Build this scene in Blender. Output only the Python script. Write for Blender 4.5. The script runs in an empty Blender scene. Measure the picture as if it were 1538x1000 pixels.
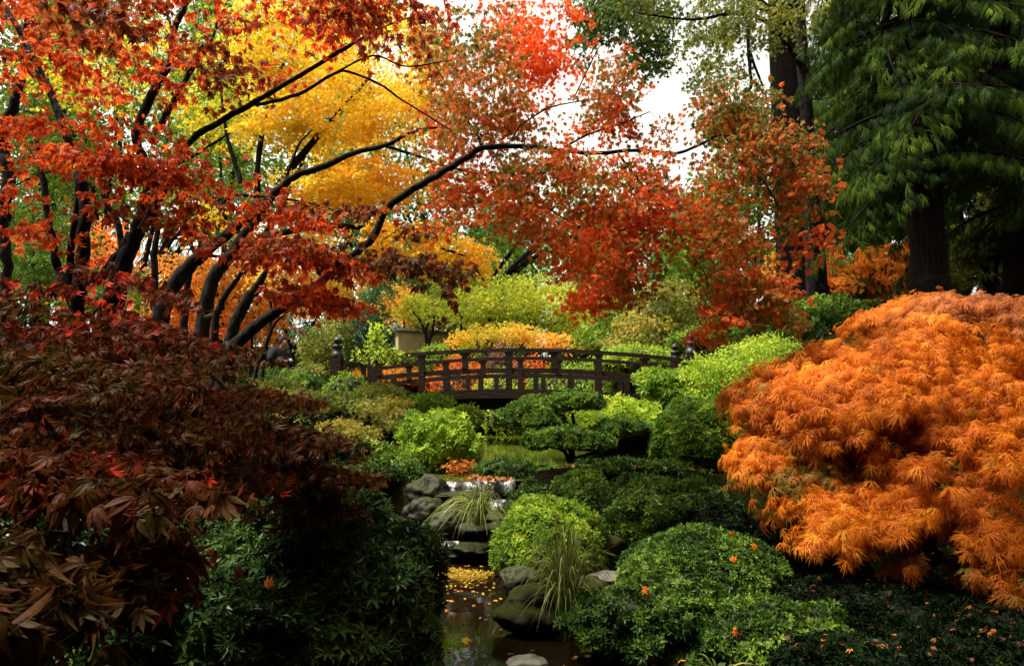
import bpy, math, random
import numpy as np
from mathutils import Vector, noise, Matrix
rng = np.random.default_rng(7)
random.seed(7)
R = math.radians
C = bpy.context.scene.collection
sc = bpy.context.scene

# ------------------------------------------------------------------ camera, sky, sun, exposure
PW, PH, FPX = 1538.0, 1000.0, 1025.0
EYE = np.array([0.0, 0.0, 1.3])
PITCH = math.atan(108 / FPX)
cam = bpy.data.objects.new('camera', bpy.data.cameras.new('camera'))
C.objects.link(cam)
cam.data.sensor_width = 36
cam.data.lens = FPX / PW * 36
cam.data.clip_start = 0.05
cam.data.clip_end = 2000
cam.location = EYE
cam.rotation_euler = (math.pi / 2 + PITCH, 0, 0)
sc.camera = cam
SUN_EL, SUN_AZ = R(66), R(-105)
w = bpy.data.worlds.new('World')
sc.world = w
w.use_nodes = True
nt = w.node_tree
bg = nt.nodes['Background']
sky = nt.nodes.new('ShaderNodeTexSky')
sky.sky_type = 'NISHITA'
sky.sun_disc = False
sky.sun_elevation = SUN_EL
sky.sun_rotation = SUN_AZ
sky.dust_density = 4
hs = nt.nodes.new('ShaderNodeHueSaturation')      # overcast: hardly any blue
hs.inputs['Saturation'].default_value = 0.1
wm = nt.nodes.new('ShaderNodeMix'); wm.data_type = 'RGBA'; wm.blend_type = 'MULTIPLY'; wm.inputs[0].default_value = 1
wm.inputs[7].default_value = (1.0, 0.97, 0.84, 1)
nt.links.new(sky.outputs[0], hs.inputs['Color'])
nt.links.new(hs.outputs[0], wm.inputs[6])
nt.links.new(wm.outputs[2], bg.inputs[0])
bg.inputs[1].default_value = 0.15
sl = bpy.data.lights.new('sun', 'SUN')
sl.energy = 3.1
sl.angle = R(8)
sl.color = (1, 0.95, 0.86)
so = bpy.data.objects.new('sun', sl)
C.objects.link(so)
sd = Vector((math.sin(SUN_AZ) * math.cos(SUN_EL), math.cos(SUN_AZ) * math.cos(SUN_EL), math.sin(SUN_EL)))
so.rotation_euler = sd.to_track_quat('Z', 'Y').to_euler()
sc.view_settings.view_transform = 'Standard'
sc.view_settings.look = 'None'
sc.view_settings.gamma = 1
sc.view_settings.exposure = 1.5
sc.cycles.max_bounces = 8
sc.cycles.diffuse_bounces = 4
sc.cycles.glossy_bounces = 3
sc.cycles.transmission_bounces = 6
sc.cycles.transparent_max_bounces = 8
sc.cycles.caustics_reflective = False
sc.cycles.caustics_refractive = False

# ------------------------------------------------------------------ helpers
UPV = np.array([0.0, -math.sin(PITCH), math.cos(PITCH)])
FWD = np.array([0.0, math.cos(PITCH), math.sin(PITCH)])


def at(px, py, D):
    d = np.array([(px - 769) / FPX, 0, 0]) + (500 - py) / FPX * UPV + FWD
    return EYE + d * (D / d[1])


def sm(a, b, x):
    t = np.clip((x - a) / (b - a), 0, 1)
    return t * t * (3 - 2 * t)


def nz(P, f, seed=0):
    P = np.asarray(P)
    return np.array([noise.noise(Vector((p[0] * f + seed, p[1] * f - seed, p[2] * f + 2 * seed))) for p in P])


def tag(o, label=None, cat=None, group=None, kind=None):
    if label: o['label'] = label
    if cat: o['category'] = cat
    if group: o['group'] = group
    if kind: o['kind'] = kind
    return o


def empty(name, loc, label, cat, group=None):
    o = bpy.data.objects.new(name, None)
    C.objects.link(o)
    o.location = Vector([float(a) for a in loc])
    o.empty_display_size = 0.2
    return tag(o, label, cat, group)


def mesh_obj(name, V, F, mat, parent=None, v=None, smooth=False):
    """V in world space; F is an (n,4) array or a list of faces."""
    V = np.asarray(V, dtype=np.float64)
    org = np.array(parent.matrix_basis.translation if parent and parent.parent is None else
                   (parent['_org'] if parent else V.mean(0)))
    me = bpy.data.meshes.new(name)
    if isinstance(F, np.ndarray):
        k = F.shape[1]
        me.vertices.add(len(V))
        me.vertices.foreach_set('co', (V - org).astype(np.float32).ravel())
        me.loops.add(F.size)
        me.loops.foreach_set('vertex_index', F.astype(np.int32).ravel())
        me.polygons.add(len(F))
        me.polygons.foreach_set('loop_start', (np.arange(len(F)) * k).astype(np.int32))
        me.update(calc_edges=True)
        me.polygons.foreach_set('use_smooth', np.full(len(F), smooth, dtype=bool))
    else:
        me.from_pydata([tuple(p) for p in (V - org)], [], F)
        if smooth:
            me.polygons.foreach_set('use_smooth', np.ones(len(F), dtype=bool))
        me.update()
    if v is not None:
        a = me.attributes.new('v', 'FLOAT', 'FACE')
        a.data.foreach_set('value', np.asarray(v, dtype=np.float32))
    me.materials.append(mat)
    o = bpy.data.objects.new(name, me)
    C.objects.link(o)
    if parent:
        o.parent = parent
    else:
        o.location = Vector([float(a) for a in org])
    return o


class Geo:
    """collects polygons of one mesh"""
    def __init__(s):
        s.V = []; s.F = []; s.n = 0; s.v = []

    def add(s, V, F, v=None):
        s.V.append(np.asarray(V, float)); s.F.append(np.asarray(F) + s.n); s.n += len(V)
        if v is not None: s.v.append(np.asarray(v))

    def box(s, c, sx, sy, sz, rot=None, taper=1.0):
        q = np.array([(x, y, z) for z in (-1, 1) for y in (-1, 1) for x in (-1, 1)], float) * 0.5
        q[4:, :2] *= taper
        q = q * np.array([sx, sy, sz])
        if rot is not None: q = q @ np.asarray(rot).T
        s.add(q + np.asarray(c), [(0, 2, 3, 1), (4, 5, 7, 6), (0, 1, 5, 4), (2, 6, 7, 3), (0, 4, 6, 2), (1, 3, 7, 5)])

    def tube(s, pts, rad, k=7, sub=4, wob=0.0):
        P = np.asarray(pts, float)
        r = np.asarray(rad, float) * np.ones(len(P))
        if sub > 1 and len(P) > 2:
            A = np.vstack([2 * P[0] - P[1], P, 2 * P[-1] - P[-2]])
            out = []; ro = []
            for i in range(len(P) - 1):
                p0, p1, p2, p3 = A[i], A[i + 1], A[i + 2], A[i + 3]
                for j in range(sub):
                    t = j / sub
                    out.append(0.5 * (2 * p1 + (p2 - p0) * t + (2 * p0 - 5 * p1 + 4 * p2 - p3) * t * t + (3 * p1 - p0 - 3 * p2 + p3) * t ** 3))
                    ro.append(r[i] * (1 - t) + r[i + 1] * t)
            out.append(P[-1]); ro.append(r[-1])
            P = np.array(out); r = np.array(ro)
        if wob:
            P = P + rng.normal(0, wob, P.shape) * np.minimum(1, r[:, None] * 30)
            r = r * (1 + rng.uniform(-.12, .14, len(r)) * min(1, 0.03 / max(r.max(), .01)))
        T = np.gradient(P, axis=0)
        T /= np.linalg.norm(T, axis=1)[:, None] + 1e-9
        ref = np.array([0.31, 0.9, 0.2]) if abs(T[0] @ np.array([0.31, 0.9, 0.2])) < 0.85 else np.array([1.0, 0, 0])
        N = np.cross(T, ref); N /= np.linalg.norm(N, axis=1)[:, None] + 1e-9
        B = np.cross(T, N)
        a = np.arange(k) * 2 * math.pi / k
        ring = N[:, None, :] * np.cos(a)[None, :, None] + B[:, None, :] * np.sin(a)[None, :, None]
        V = (P[:, None, :] + ring * r[:, None, None]).reshape(-1, 3)
        m = len(P)
        i = np.arange(m - 1)[:, None] * k + np.arange(k)[None, :]
        j = np.arange(m - 1)[:, None] * k + (np.arange(k)[None, :] + 1) % k
        s.add(V, np.stack([i, j, j + k, i + k], -1).reshape(-1, 4))
        return P, r

    def lathe(s, c, prof, k=12):
        prof = np.asarray(prof, float); a = np.arange(k) * 2 * math.pi / k
        V = np.stack([prof[:, 0][:, None] * np.cos(a), prof[:, 0][:, None] * np.sin(a), prof[:, 1][:, None] * np.ones(k)], -1).reshape(-1, 3)
        m = len(prof)
        i = np.arange(m - 1)[:, None] * k + np.arange(k)[None, :]
        j = np.arange(m - 1)[:, None] * k + (np.arange(k)[None, :] + 1) % k
        s.add(V + np.asarray(c), np.stack([i, j, j + k, i + k], -1).reshape(-1, 4))

    def build(s, name, mat, parent=None, smooth=False):
        V = np.vstack(s.V); F = np.vstack(s.F)
        return mesh_obj(name, V, F, mat, parent, np.concatenate(s.v) if s.v else None, smooth)


# ------------------------------------------------------------------ materials
def newmat(name):
    m = bpy.data.materials.new(name); m.use_nodes = True
    return m, m.node_tree.nodes, m.node_tree.links, m.node_tree.nodes['Principled BSDF']


def leafmat(name, stops, trans=0.42, rough=0.55, spec=0.16, tint=1.15, bump=0.0):
    m, N, L, p = newmat(name)
    at_ = N.new('ShaderNodeAttribute'); at_.attribute_name = 'v'
    cr = N.new('ShaderNodeValToRGB')
    e = cr.color_ramp.elements
    while len(e) > 1: e.remove(e[0])
    e[0].position = stops[0][0]; e[0].color = (*stops[0][1], 1)
    for pos, c in stops[1:]:
        q = e.new(pos); q.color = (*c, 1)
    L.new(at_.outputs['Fac'], cr.inputs[0])
    tc = N.new('ShaderNodeTexCoord'); no = N.new('ShaderNodeTexNoise'); no.inputs['Scale'].default_value = 55
    L.new(tc.outputs['Object'], no.inputs['Vector'])
    mr = N.new('ShaderNodeMapRange'); mr.inputs[3].default_value = 0.6; mr.inputs[4].default_value = 1.4
    L.new(no.outputs[0], mr.inputs[0])
    mx = N.new('ShaderNodeVectorMath'); mx.operation = 'SCALE'
    L.new(cr.outputs[0], mx.inputs[0]); L.new(mr.outputs[0], mx.inputs['Scale'])
    L.new(mx.outputs[0], p.inputs['Base Color'])
    p.inputs['Roughness'].default_value = rough
    p.inputs['Specular IOR Level'].default_value = spec
    tr = N.new('ShaderNodeBsdfTranslucent')
    m2 = N.new('ShaderNodeVectorMath'); m2.operation = 'SCALE'; m2.inputs['Scale'].default_value = tint
    L.new(mx.outputs[0], m2.inputs[0]); L.new(m2.outputs[0], tr.inputs[0])
    ms = N.new('ShaderNodeMixShader'); ms.inputs[0].default_value = trans
    L.new(p.outputs[0], ms.inputs[1]); L.new(tr.outputs[0], ms.inputs[2])
    L.new(ms.outputs[0], N['Material Output'].inputs[0])
    return m


def noisemat(name, c1, c2, scale=8, rough=0.9, bump=0.3, stretch=(1, 1, 1), c3=None, spec=0.3, detail=6):
    m, N, L, p = newmat(name)
    tc = N.new('ShaderNodeTexCoord'); mp = N.new('ShaderNodeMapping'); mp.inputs['Scale'].default_value = stretch
    no = N.new('ShaderNodeTexNoise'); no.inputs['Scale'].default_value = scale; no.inputs['Detail'].default_value = detail
    L.new(tc.outputs['Object'], mp.inputs[0]); L.new(mp.outputs[0], no.inputs['Vector'])
    cr = N.new('ShaderNodeValToRGB'); e = cr.color_ramp.elements
    e[0].position = 0.35; e[0].color = (*c1, 1); e[1].position = 0.65; e[1].color = (*c2, 1)
    if c3: q = e.new(0.8); q.color = (*c3, 1)
    L.new(no.outputs[0], cr.inputs[0]); L.new(cr.outputs[0], p.inputs['Base Color'])
    bp = N.new('ShaderNodeBump'); bp.inputs['Strength'].default_value = bump; bp.inputs['Distance'].default_value = 0.05
    L.new(no.outputs[0], bp.inputs['Height']); L.new(bp.outputs[0], p.inputs['Normal'])
    p.inputs['Roughness'].default_value = rough
    p.inputs['Specular IOR Level'].default_value = spec
    return m


M = {}
M['bark'] = noisemat('dark_maple_bark', (0.004, 0.003, 0.0025), (0.014, 0.011, 0.009), 18, 0.95, 0.7, (1, 1, 0.35), (0.03, 0.033, 0.018), 0.15)
M['cedar_bark'] = noisemat('red_cedar_bark', (0.002, 0.0014, 0.001), (0.012, 0.006, 0.0035), 9, 0.95, 1.0, (3, 3, 0.3), (0.03, 0.016, 0.009), 0.1, 12)
M['grey_bark'] = noisemat('grey_bark', (0.02, 0.016, 0.012), (0.07, 0.055, 0.04), 12, 0.95, 0.7, (1, 1, 0.4))
M['wood'] = noisemat('weathered_bridge_wood', (0.006, 0.003, 0.0015), (0.022, 0.010, 0.005), 5, 0.65, 0.25, (1, 7, 7), (0.055, 0.030, 0.016), 0.16)
M['deck'] = noisemat('deck_board_wood', (0.05, 0.035, 0.025), (0.12, 0.09, 0.065), 9, 0.7, 0.4, (8, 1, 6))
M['tar'] = noisemat('tarred_timber', (0.003, 0.002, 0.0015), (0.008, 0.006, 0.004), 5, 0.9, 0.1, spec=0.1)  # girder timber with the shade under the deck put into its colour
M['metal'] = noisemat('dark_bronze_cap', (0.008, 0.007, 0.007), (0.025, 0.023, 0.022), 12, 0.45, 0.1)
M['plaster'] = noisemat('tan_wall_plaster', (0.36, 0.27, 0.13), (0.5, 0.39, 0.2), 1.5, 0.9, 0.05)
M['tile'] = noisemat('wall_cap_tile', (0.05, 0.045, 0.03), (0.13, 0.11, 0.07), 14, 0.8, 0.3)
M['rock'] = noisemat('mossy_rock', (0.014, 0.015, 0.006), (0.045, 0.038, 0.02), 7, 0.95, 1.0, (1, 1, 1), (0.09, 0.075, 0.045), 0.1, 10)
M['wetrock'] = noisemat('wet_dark_rock', (0.004, 0.004, 0.002), (0.014, 0.012, 0.007), 8, 0.6, 1.0, (1, 1, 1), (0.035, 0.03, 0.015), 0.2, 10)
def mossy(m):
    N, L = m.node_tree.nodes, m.node_tree.links; p = N['Principled BSDF']
    src = p.inputs['Base Color'].links[0].from_socket
    ge = N.new('ShaderNodeNewGeometry'); sx = N.new('ShaderNodeSeparateXYZ'); L.new(ge.outputs['Normal'], sx.inputs[0])
    no = N.new('ShaderNodeTexNoise'); no.inputs['Scale'].default_value = 9; no.inputs['Detail'].default_value = 6
    tc = N.new('ShaderNodeTexCoord'); L.new(tc.outputs['Object'], no.inputs['Vector'])
    ad = N.new('ShaderNodeMath'); ad.operation = 'ADD'; L.new(sx.outputs[2], ad.inputs[0]); L.new(no.outputs[0], ad.inputs[1])
    mr = N.new('ShaderNodeMapRange'); mr.inputs[1].default_value = 0.75; mr.inputs[2].default_value = 1.15; L.new(ad.outputs[0], mr.inputs[0])
    mx = N.new('ShaderNodeMix'); mx.data_type = 'RGBA'; L.new(mr.outputs[0], mx.inputs[0]); L.new(src, mx.inputs[6]); mx.inputs[7].default_value = (0.022, 0.026, 0.005, 1)
    L.new(mx.outputs[2], p.inputs['Base Color'])


mossy(M['rock']); mossy(M['wetrock'])
M['palerock'] = noisemat('pale_rock', (0.04, 0.04, 0.03), (0.13, 0.12, 0.09), 6, 0.8, 0.6)
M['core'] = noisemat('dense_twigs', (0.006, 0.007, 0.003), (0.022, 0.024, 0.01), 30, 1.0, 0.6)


def lm(name, *a, **k): M[name] = leafmat(name, *a, **k)


lm('red_maple', [(0, (0.09, 0.035, 0.01)), (0.25, (0.24, 0.06, 0.012)), (0.5, (0.52, 0.075, 0.015)), (0.75, (0.68, 0.11, 0.02)), (1, (0.80, 0.26, 0.03))], trans=0.5)
lm('mixed_maple', [(0, (0.12, 0.14, 0.02)), (0.25, (0.34, 0.17, 0.025)), (0.45, (0.50, 0.13, 0.02)), (0.7, (0.68, 0.10, 0.02)), (1, (0.82, 0.17, 0.03))], trans=0.5)
lm('maroon_maple', [(0, (0.05, 0.03, 0.006)), (0.35, (0.072, 0.024, 0.006)), (0.75, (0.10, 0.014, 0.005)), (0.9, (0.34, 0.025, 0.010)), (1, (0.55, 0.05, 0.02))], trans=0.36, spec=0.1)
lm('yellow_maple', [(0, (0.36, 0.42, 0.03)), (0.35, (0.82, 0.62, 0.04)), (0.75, (0.93, 0.60, 0.045)), (1, (0.90, 0.42, 0.03))], trans=0.5)
lm('lace_orange', [(0, (0.20, 0.17, 0.02)), (0.25, (0.38, 0.08, 0.005)), (0.6, (0.64, 0.175, 0.008)), (1, (0.84, 0.37, 0.03))], trans=0.42)
lm('lace_rust', [(0, (0.16, 0.05, 0.012)), (0.5, (0.38, 0.10, 0.02)), (1, (0.58, 0.20, 0.04))], trans=0.4)
lm('lime', [(0, (0.09, 0.17, 0.015)), (0.5, (0.26, 0.38, 0.03)), (1, (0.50, 0.55, 0.05))], trans=0.45)
lm('limeyellow', [(0, (0.16, 0.24, 0.02)), (0.5, (0.48, 0.50, 0.04)), (1, (0.80, 0.60, 0.06))], trans=0.48)
lm('orange_far', [(0, (0.55, 0.30, 0.03)), (0.5, (0.80, 0.33, 0.04)), (1, (0.85, 0.16, 0.03))], trans=0.48)
lm('amber', [(0, (0.45, 0.40, 0.03)), (0.5, (0.80, 0.50, 0.05)), (1, (0.88, 0.36, 0.05))], trans=0.48)
lm('green', [(0, (0.018, 0.045, 0.006)), (0.45, (0.07, 0.14, 0.014)), (1, (0.26, 0.36, 0.04))], trans=0.3, rough=0.42)
lm('brightgreen', [(0, (0.05, 0.11, 0.008)), (0.5, (0.13, 0.22, 0.015)), (1, (0.36, 0.42, 0.04))], trans=0.35, rough=0.45)
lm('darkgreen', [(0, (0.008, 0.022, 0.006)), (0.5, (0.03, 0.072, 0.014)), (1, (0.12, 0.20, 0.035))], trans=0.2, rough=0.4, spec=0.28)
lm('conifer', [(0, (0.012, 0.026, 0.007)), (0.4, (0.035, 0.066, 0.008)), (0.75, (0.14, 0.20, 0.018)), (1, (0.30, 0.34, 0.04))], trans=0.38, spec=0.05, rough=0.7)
lm('shadegreen', [(0, (0.003, 0.008, 0.002)), (0.5, (0.009, 0.022, 0.005)), (1, (0.03, 0.05, 0.01))], trans=0.15, spec=0.05, rough=0.6)  # darker leaf green: deep shade of lower right and hollows put into the colour
lm('pinegreen', [(0, (0.02, 0.06, 0.02)), (0.5, (0.05, 0.13, 0.035)), (1, (0.12, 0.24, 0.06))], trans=0.28)
lm('olive', [(0, (0.07, 0.10, 0.015)), (0.5, (0.19, 0.21, 0.03)), (1, (0.42, 0.32, 0.05))], trans=0.4)
lm('pinkbrown', [(0, (0.25, 0.12, 0.08)), (1, (0.5, 0.25, 0.15))], trans=0.3)
lm('grassblade', [(0, (0.05, 0.08, 0.015)), (0.5, (0.13, 0.17, 0.03)), (1, (0.36, 0.33, 0.10))], trans=0.35, rough=0.4)
lm('litter', [(0, (0.06, 0.03, 0.012)), (0.5, (0.30, 0.09, 0.02)), (1, (0.7, 0.30, 0.04))], trans=0.1)
lm('floatyellow', [(0, (0.22, 0.12, 0.02)), (0.5, (0.46, 0.29, 0.03)), (1, (0.62, 0.42, 0.05))], trans=0.1)

# terrain material
m, N, L, p = newmat('mossy_earth')
tc = N.new('ShaderNodeTexCoord')
n1 = N.new('ShaderNodeTexNoise'); n1.inputs['Scale'].default_value = 1.3; n1.inputs['Detail'].default_value = 8
n2 = N.new('ShaderNodeTexNoise'); n2.inputs['Scale'].default_value = 30; n2.inputs['Detail'].default_value = 5
L.new(tc.outputs['Object'], n1.inputs['Vector']); L.new(tc.outputs['Object'], n2.inputs['Vector'])
r1 = N.new('ShaderNodeValToRGB'); e = r1.color_ramp.elements
e[0].position = 0.42; e[0].color = (0.010, 0.007, 0.004, 1); e[1].position = 0.6; e[1].color = (0.022, 0.03, 0.006, 1)
L.new(n1.outputs[0], r1.inputs[0])
mm = N.new('ShaderNodeMix'); mm.data_type = 'RGBA'; mm.blend_type = 'MULTIPLY'; mm.inputs[0].default_value = 0.8
L.new(r1.outputs[0], mm.inputs[6]); L.new(n2.outputs[0], mm.inputs[7]); L.new(mm.outputs[2], p.inputs['Base Color'])
bp = N.new('ShaderNodeBump'); bp.inputs['Strength'].default_value = 0.9; bp.inputs['Distance'].default_value = 0.05
L.new(n2.outputs[0], bp.inputs['Height']); L.new(bp.outputs[0], p.inputs['Normal'])
p.inputs['Roughness'].default_value = 1.0
p.inputs['Specular IOR Level'].default_value = 0.0
M['earth'] = m


def watermat(name, col, bump, scale):
    m, N, L, p = newmat(name)
    p.inputs['Base Color'].default_value = (*col, 1)
    p.inputs['Roughness'].default_value = 0.04
    p.inputs['IOR'].default_value = 1.33
    p.inputs['Specular IOR Level'].default_value = 0.6
    tc = N.new('ShaderNodeTexCoord'); no = N.new('ShaderNodeTexNoise'); no.inputs['Scale'].default_value = scale
    L.new(tc.outputs['Object'], no.inputs['Vector'])
    bp = N.new('ShaderNodeBump'); bp.inputs['Strength'].default_value = bump; bp.inputs['Distance'].default_value = 0.02
    L.new(no.outputs[0], bp.inputs['Height']); L.new(bp.outputs[0], p.inputs['Normal'])
    return m


M['stream'] = watermat('dark_stream_water', (0.007, 0.004, 0.002), 0.07, 6)
M['pond'] = watermat('still_pond_water', (0.06, 0.075, 0.008), 0.08, 4)
# falling water: white streaks over clear dark water
m, N, L, p = newmat('falling_water')
tc = N.new('ShaderNodeTexCoord'); mp = N.new('ShaderNodeMapping'); mp.inputs['Scale'].default_value = (11, 6, 2.2)
no = N.new('ShaderNodeTexNoise'); no.inputs['Scale'].default_value = 1.6; no.inputs['Detail'].default_value = 6
L.new(tc.outputs['Object'], mp.inputs[0]); L.new(mp.outputs[0], no.inputs['Vector'])
cr = N.new('ShaderNodeValToRGB'); e = cr.color_ramp.elements
e[0].position = 0.45; e[0].color = (0.02, 0.02, 0.015, 1); e[1].position = 0.68; e[1].color = (0.34, 0.35, 0.36, 1)
L.new(no.outputs[0], cr.inputs[0]); L.new(cr.outputs[0], p.inputs['Base Color'])
p.inputs['Roughness'].default_value = 0.25
bp = N.new('ShaderNodeBump'); bp.inputs['Strength'].default_value = 0.6; bp.inputs['Distance'].default_value = 0.02
L.new(no.outputs[0], bp.inputs['Height']); L.new(bp.outputs[0], p.inputs['Normal'])
M['fall'] = m

# ------------------------------------------------------------------ terrain and water
FALL_Y = 6.45
POND_Z = 0.60


def stream_x(y): return np.interp(y, [-10, 2.5, 3.4, 4.2, 5.3, 6.5, 8, 12, 19], [0.6, 0.15, -0.12, -0.22, -0.36, -0.36, -0.1, 0.1, 0.0])
def stream_w(y): return np.interp(y, [-10, 3.0, 4.2, 5.3, 6.3, 6.6, 7.2, 9, 15, 18, 19.5], [0.9, 0.62, 0.5, 0.46, 0.36, 0.36, 0.8, 1.9, 2.3, 1.6, 0.0])


def height(x, y):
    x = np.asarray(x, float); y = np.asarray(y, float)
    h = 0.03 + 0.10 * sm(5, 8, y) + 0.125 * np.clip(y - 5.5, 0, 26) - 0.01 * np.clip(y, -20, 0)
    h = h + 0.46 * np.clip(x - 1.8, 0, 4.3) * sm(3.5, 11, y) + 0.05 * np.clip(-x - 2, 0, 20) * sm(8, 30, y)
    h = h + (0.04 + 0.08 * sm(5, 8, y)) * np.clip(np.abs(x - 0.0) - 0.8, 0, 1.5)
    wl = np.where(y < FALL_Y, 0.0, POND_Z)
    d = np.abs(x - stream_x(y)) - stream_w(y)
    bed = wl - 0.25
    far = sm(19.8, 18.8, y)
    k = sm(-0.25, 0.28 + 0.5 * sm(6.6, 9, y), d)
    k = np.where(y > 19.8, 1, np.maximum(k, 1 - far))
    h = bed * (1 - k) + np.maximum(h, wl + 0.06) * k
    return h + 0.05 * np.sin(x * 1.7 + y) * np.sin(y * 1.3) * k


def hz(x, y): return float(height(x, y))


def ground(px, D):
    x = at(px, 500, D)[0]
    return np.array([x, D, hz(x, D)])


xs = np.concatenate([-np.geomspace(400, 9, 26), np.arange(-8.7, 9, 0.09), np.geomspace(9, 400, 26)])
ys = np.concatenate([-np.geomspace(300, 3.2, 20), np.arange(-3, 20, 0.09), np.geomspace(20.2, 600, 50)])
X, Y = np.meshgrid(xs, ys)
Z = height(X, Y)
Z += nz(np.stack([X.ravel(), Y.ravel(), X.ravel() * 0], 1), 2.2).reshape(Z.shape) * 0.04
nx = len(xs)
i = (np.arange(len(ys) - 1)[:, None] * nx + np.arange(nx - 1)[None, :]).ravel()
g = mesh_obj('ground', np.stack([X, Y, Z], -1).reshape(-1, 3), np.stack([i, i + 1, i + nx + 1, i + nx], 1), M['earth'], smooth=True)
tag(g, kind='structure')


def water(name, y0, y1, z, mat, n=60):
    yy = np.linspace(y0, y1, n); k = 16
    V = []
    for y in yy:
        a = stream_x(y) - stream_w(y) - 0.22; b = stream_x(y) + stream_w(y) + 0.22
        V += [(a + (b - a) * j / k, y, z) for j in range(k + 1)]
    i = (np.arange(n - 1)[:, None] * (k + 1) + np.arange(k)[None, :]).ravel()
    o = mesh_obj(name, V, np.stack([i, i + 1, i + k + 2, i + k + 1], 1), mat, smooth=True)
    return tag(o, kind='structure')


water('stream_water', -8, FALL_Y + 0.0, 0.0, M['stream'])
water('pond_water', FALL_Y - 0.02, 19.4, POND_Z, M['pond'])

# ------------------------------------------------------------------ leaf templates (x across, y towards the tip, z up)
def finish(parts):
    V = []; F = []; n = 0
    for v, f in parts:
        V.append(np.asarray(v, float)); F.append(np.asarray(f) + n); n += len(v)
    return np.vstack(V), np.vstack(F)


def strip(pts, wid, side=None):
    """ribbon along pts (k,3) with half widths"""
    P = np.asarray(pts, float); w_ = np.asarray(wid, float)
    T = np.gradient(P, axis=0); s_ = np.cross(T, [0, 0, 1.0]) if side is None else np.tile(side, (len(P), 1))
    s_ = s_ / (np.linalg.norm(s_, axis=1)[:, None] + 1e-9)
    V = np.vstack([P - s_ * w_[:, None], P + s_ * w_[:, None]]); k = len(P)
    i = np.arange(k - 1)
    return V, np.stack([i, i + 1, i + 1 + k, i + k], 1)


def maple_leaf(seed, detail=1, droop=0.35, n=7, wd=0.15):
    r = np.random.default_rng(seed); parts = []
    angs = {7: [0, 36, -36, 72, -72, 112, -112], 5: [0, 44, -44, 92, -92]}[n]
    lens = {7: [1, 0.93, 0.93, 0.75, 0.75, 0.42, 0.42], 5: [1, 0.88, 0.88, 0.6, 0.6]}[n]
    for a, l in zip(angs, lens):
        a = R(a + r.uniform(-6, 6)); l = l * r.uniform(0.88, 1.1); dr = droop * r.uniform(0.5, 1.6)
        d = np.array([math.sin(a), math.cos(a), 0]); s_ = np.array([d[1], -d[0], 0])
        def pt(t, sd, z=0): return d * t * l * 0.62 * (2 if 0 else 1.6) * 0.62 + s_ * sd * l + np.array([0, 0, -dr * (t * l) ** 2 * 0.6 + z])
        if detail == 0:
            parts.append(([pt(0, 0), pt(0.45, -wd), pt(1, 0), pt(0.45, wd)], [(0, 1, 2, 3)]))
        elif detail == 1:
            parts.append(([pt(0, 0), pt(0.45, -wd, 0.03), pt(1, 0), pt(0.45, wd, 0.03), pt(0.5, 0, -0.02)], [(0, 1, 2, 4), (0, 4, 2, 3)]))
        else:
            ts = [0, 0.22, 0.45, 0.62, 0.8, 1]; ws = [0.03, wd * 0.6, wd, wd * 0.95, wd * 0.5, 0.0]
            v = []
            for t, ww in zip(ts, ws):
                v += [pt(t, -ww, ww * 0.22), pt(t, 0, 0), pt(t, ww, ww * 0.22)]
            f = []
            for q in range(5):
                b = q * 3
                f += [(b, b + 3, b + 4, b + 1), (b + 1, b + 4, b + 5, b + 2)]
            parts.append((v, f))
    return finish(parts)


def lace_leaf(seed):
    r = np.random.default_rng(seed); parts = []
    for a, l in zip([0, 26, -26, 54, -54, 92, -92], [1, 0.95, 0.95, 0.85, 0.85, 0.55, 0.55]):
        a = R(a + r.uniform(-8, 8)); l *= r.uniform(0.85, 1.12); dr = r.uniform(0.35, 0.9)
        d = np.array([math.sin(a), math.cos(a), 0])
        def q(t, o=0.0):
            s_ = np.array([d[1], -d[0], 0])
            return d * t * l * (1 - 0.25 * t * dr) + s_ * o + np.array([0, 0, -dr * t * t * l * 0.75])
        ts = [0, 0.35, 0.7, 1.0]
        parts.append(strip([q(t) for t in ts], [0.010, 0.030, 0.022, 0.0]))
        for t0 in (0.42,):
            for sg in (-1, 1):
                parts.append(strip([q(t0), q(t0 + 0.15, sg * 0.08), q(t0 + 0.34, sg * 0.13)], [0.012, 0.013, 0.0]))
    return finish(parts)


def rosette(seed, n=6, up=0.45, wd=0.2, cup=0.12):
    r = np.random.default_rng(seed); parts = []
    for k in range(n):
        a = 2 * math.pi * (k + r.uniform(-0.25, 0.25)) / n; l = r.uniform(0.75, 1.1); u = up * r.uniform(0.3, 1.6)
        d = np.array([math.cos(a), math.sin(a), 0]); s_ = np.array([-d[1], d[0], 0])
        b = np.array([0, 0, r.uniform(-0.2, 0.1)])
        m_ = b + d * 0.5 * l + np.array([0, 0, u * 0.45 * l]); t = b + d * l + np.array([0, 0, u * 0.6 * l])
        c = np.array([0, 0, cup])
        parts.append(([b, m_ - s_ * wd * l + c * l, t, m_ + s_ * wd * l + c * l, m_], [(0, 1, 2, 4), (0, 4, 2, 3)]))
    return finish(parts)


def leafspray(seed, n=7):
    """small twig of loose elliptical leaves"""
    r = np.random.default_rng(seed); parts = []
    for k in range(n):
        b = np.array([r.uniform(-0.6, 0.6), r.uniform(-0.7, 0.7), r.uniform(-0.35, 0.35)])
        a = r.uniform(0, 2 * math.pi); d = np.array([math.cos(a), math.sin(a), r.uniform(-0.7, 0.4)]); d /= np.linalg.norm(d)
        s_ = np.cross(d, r.normal(0, 1, 3)); s_ /= np.linalg.norm(s_)
        l = r.uniform(0.3, 0.55); ww = l * 0.3
        parts.append(([b, b + d * l * .5 - s_ * ww, b + d * l, b + d * l * .5 + s_ * ww], [(0, 1, 2, 3)]))
    return finish(parts)


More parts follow.
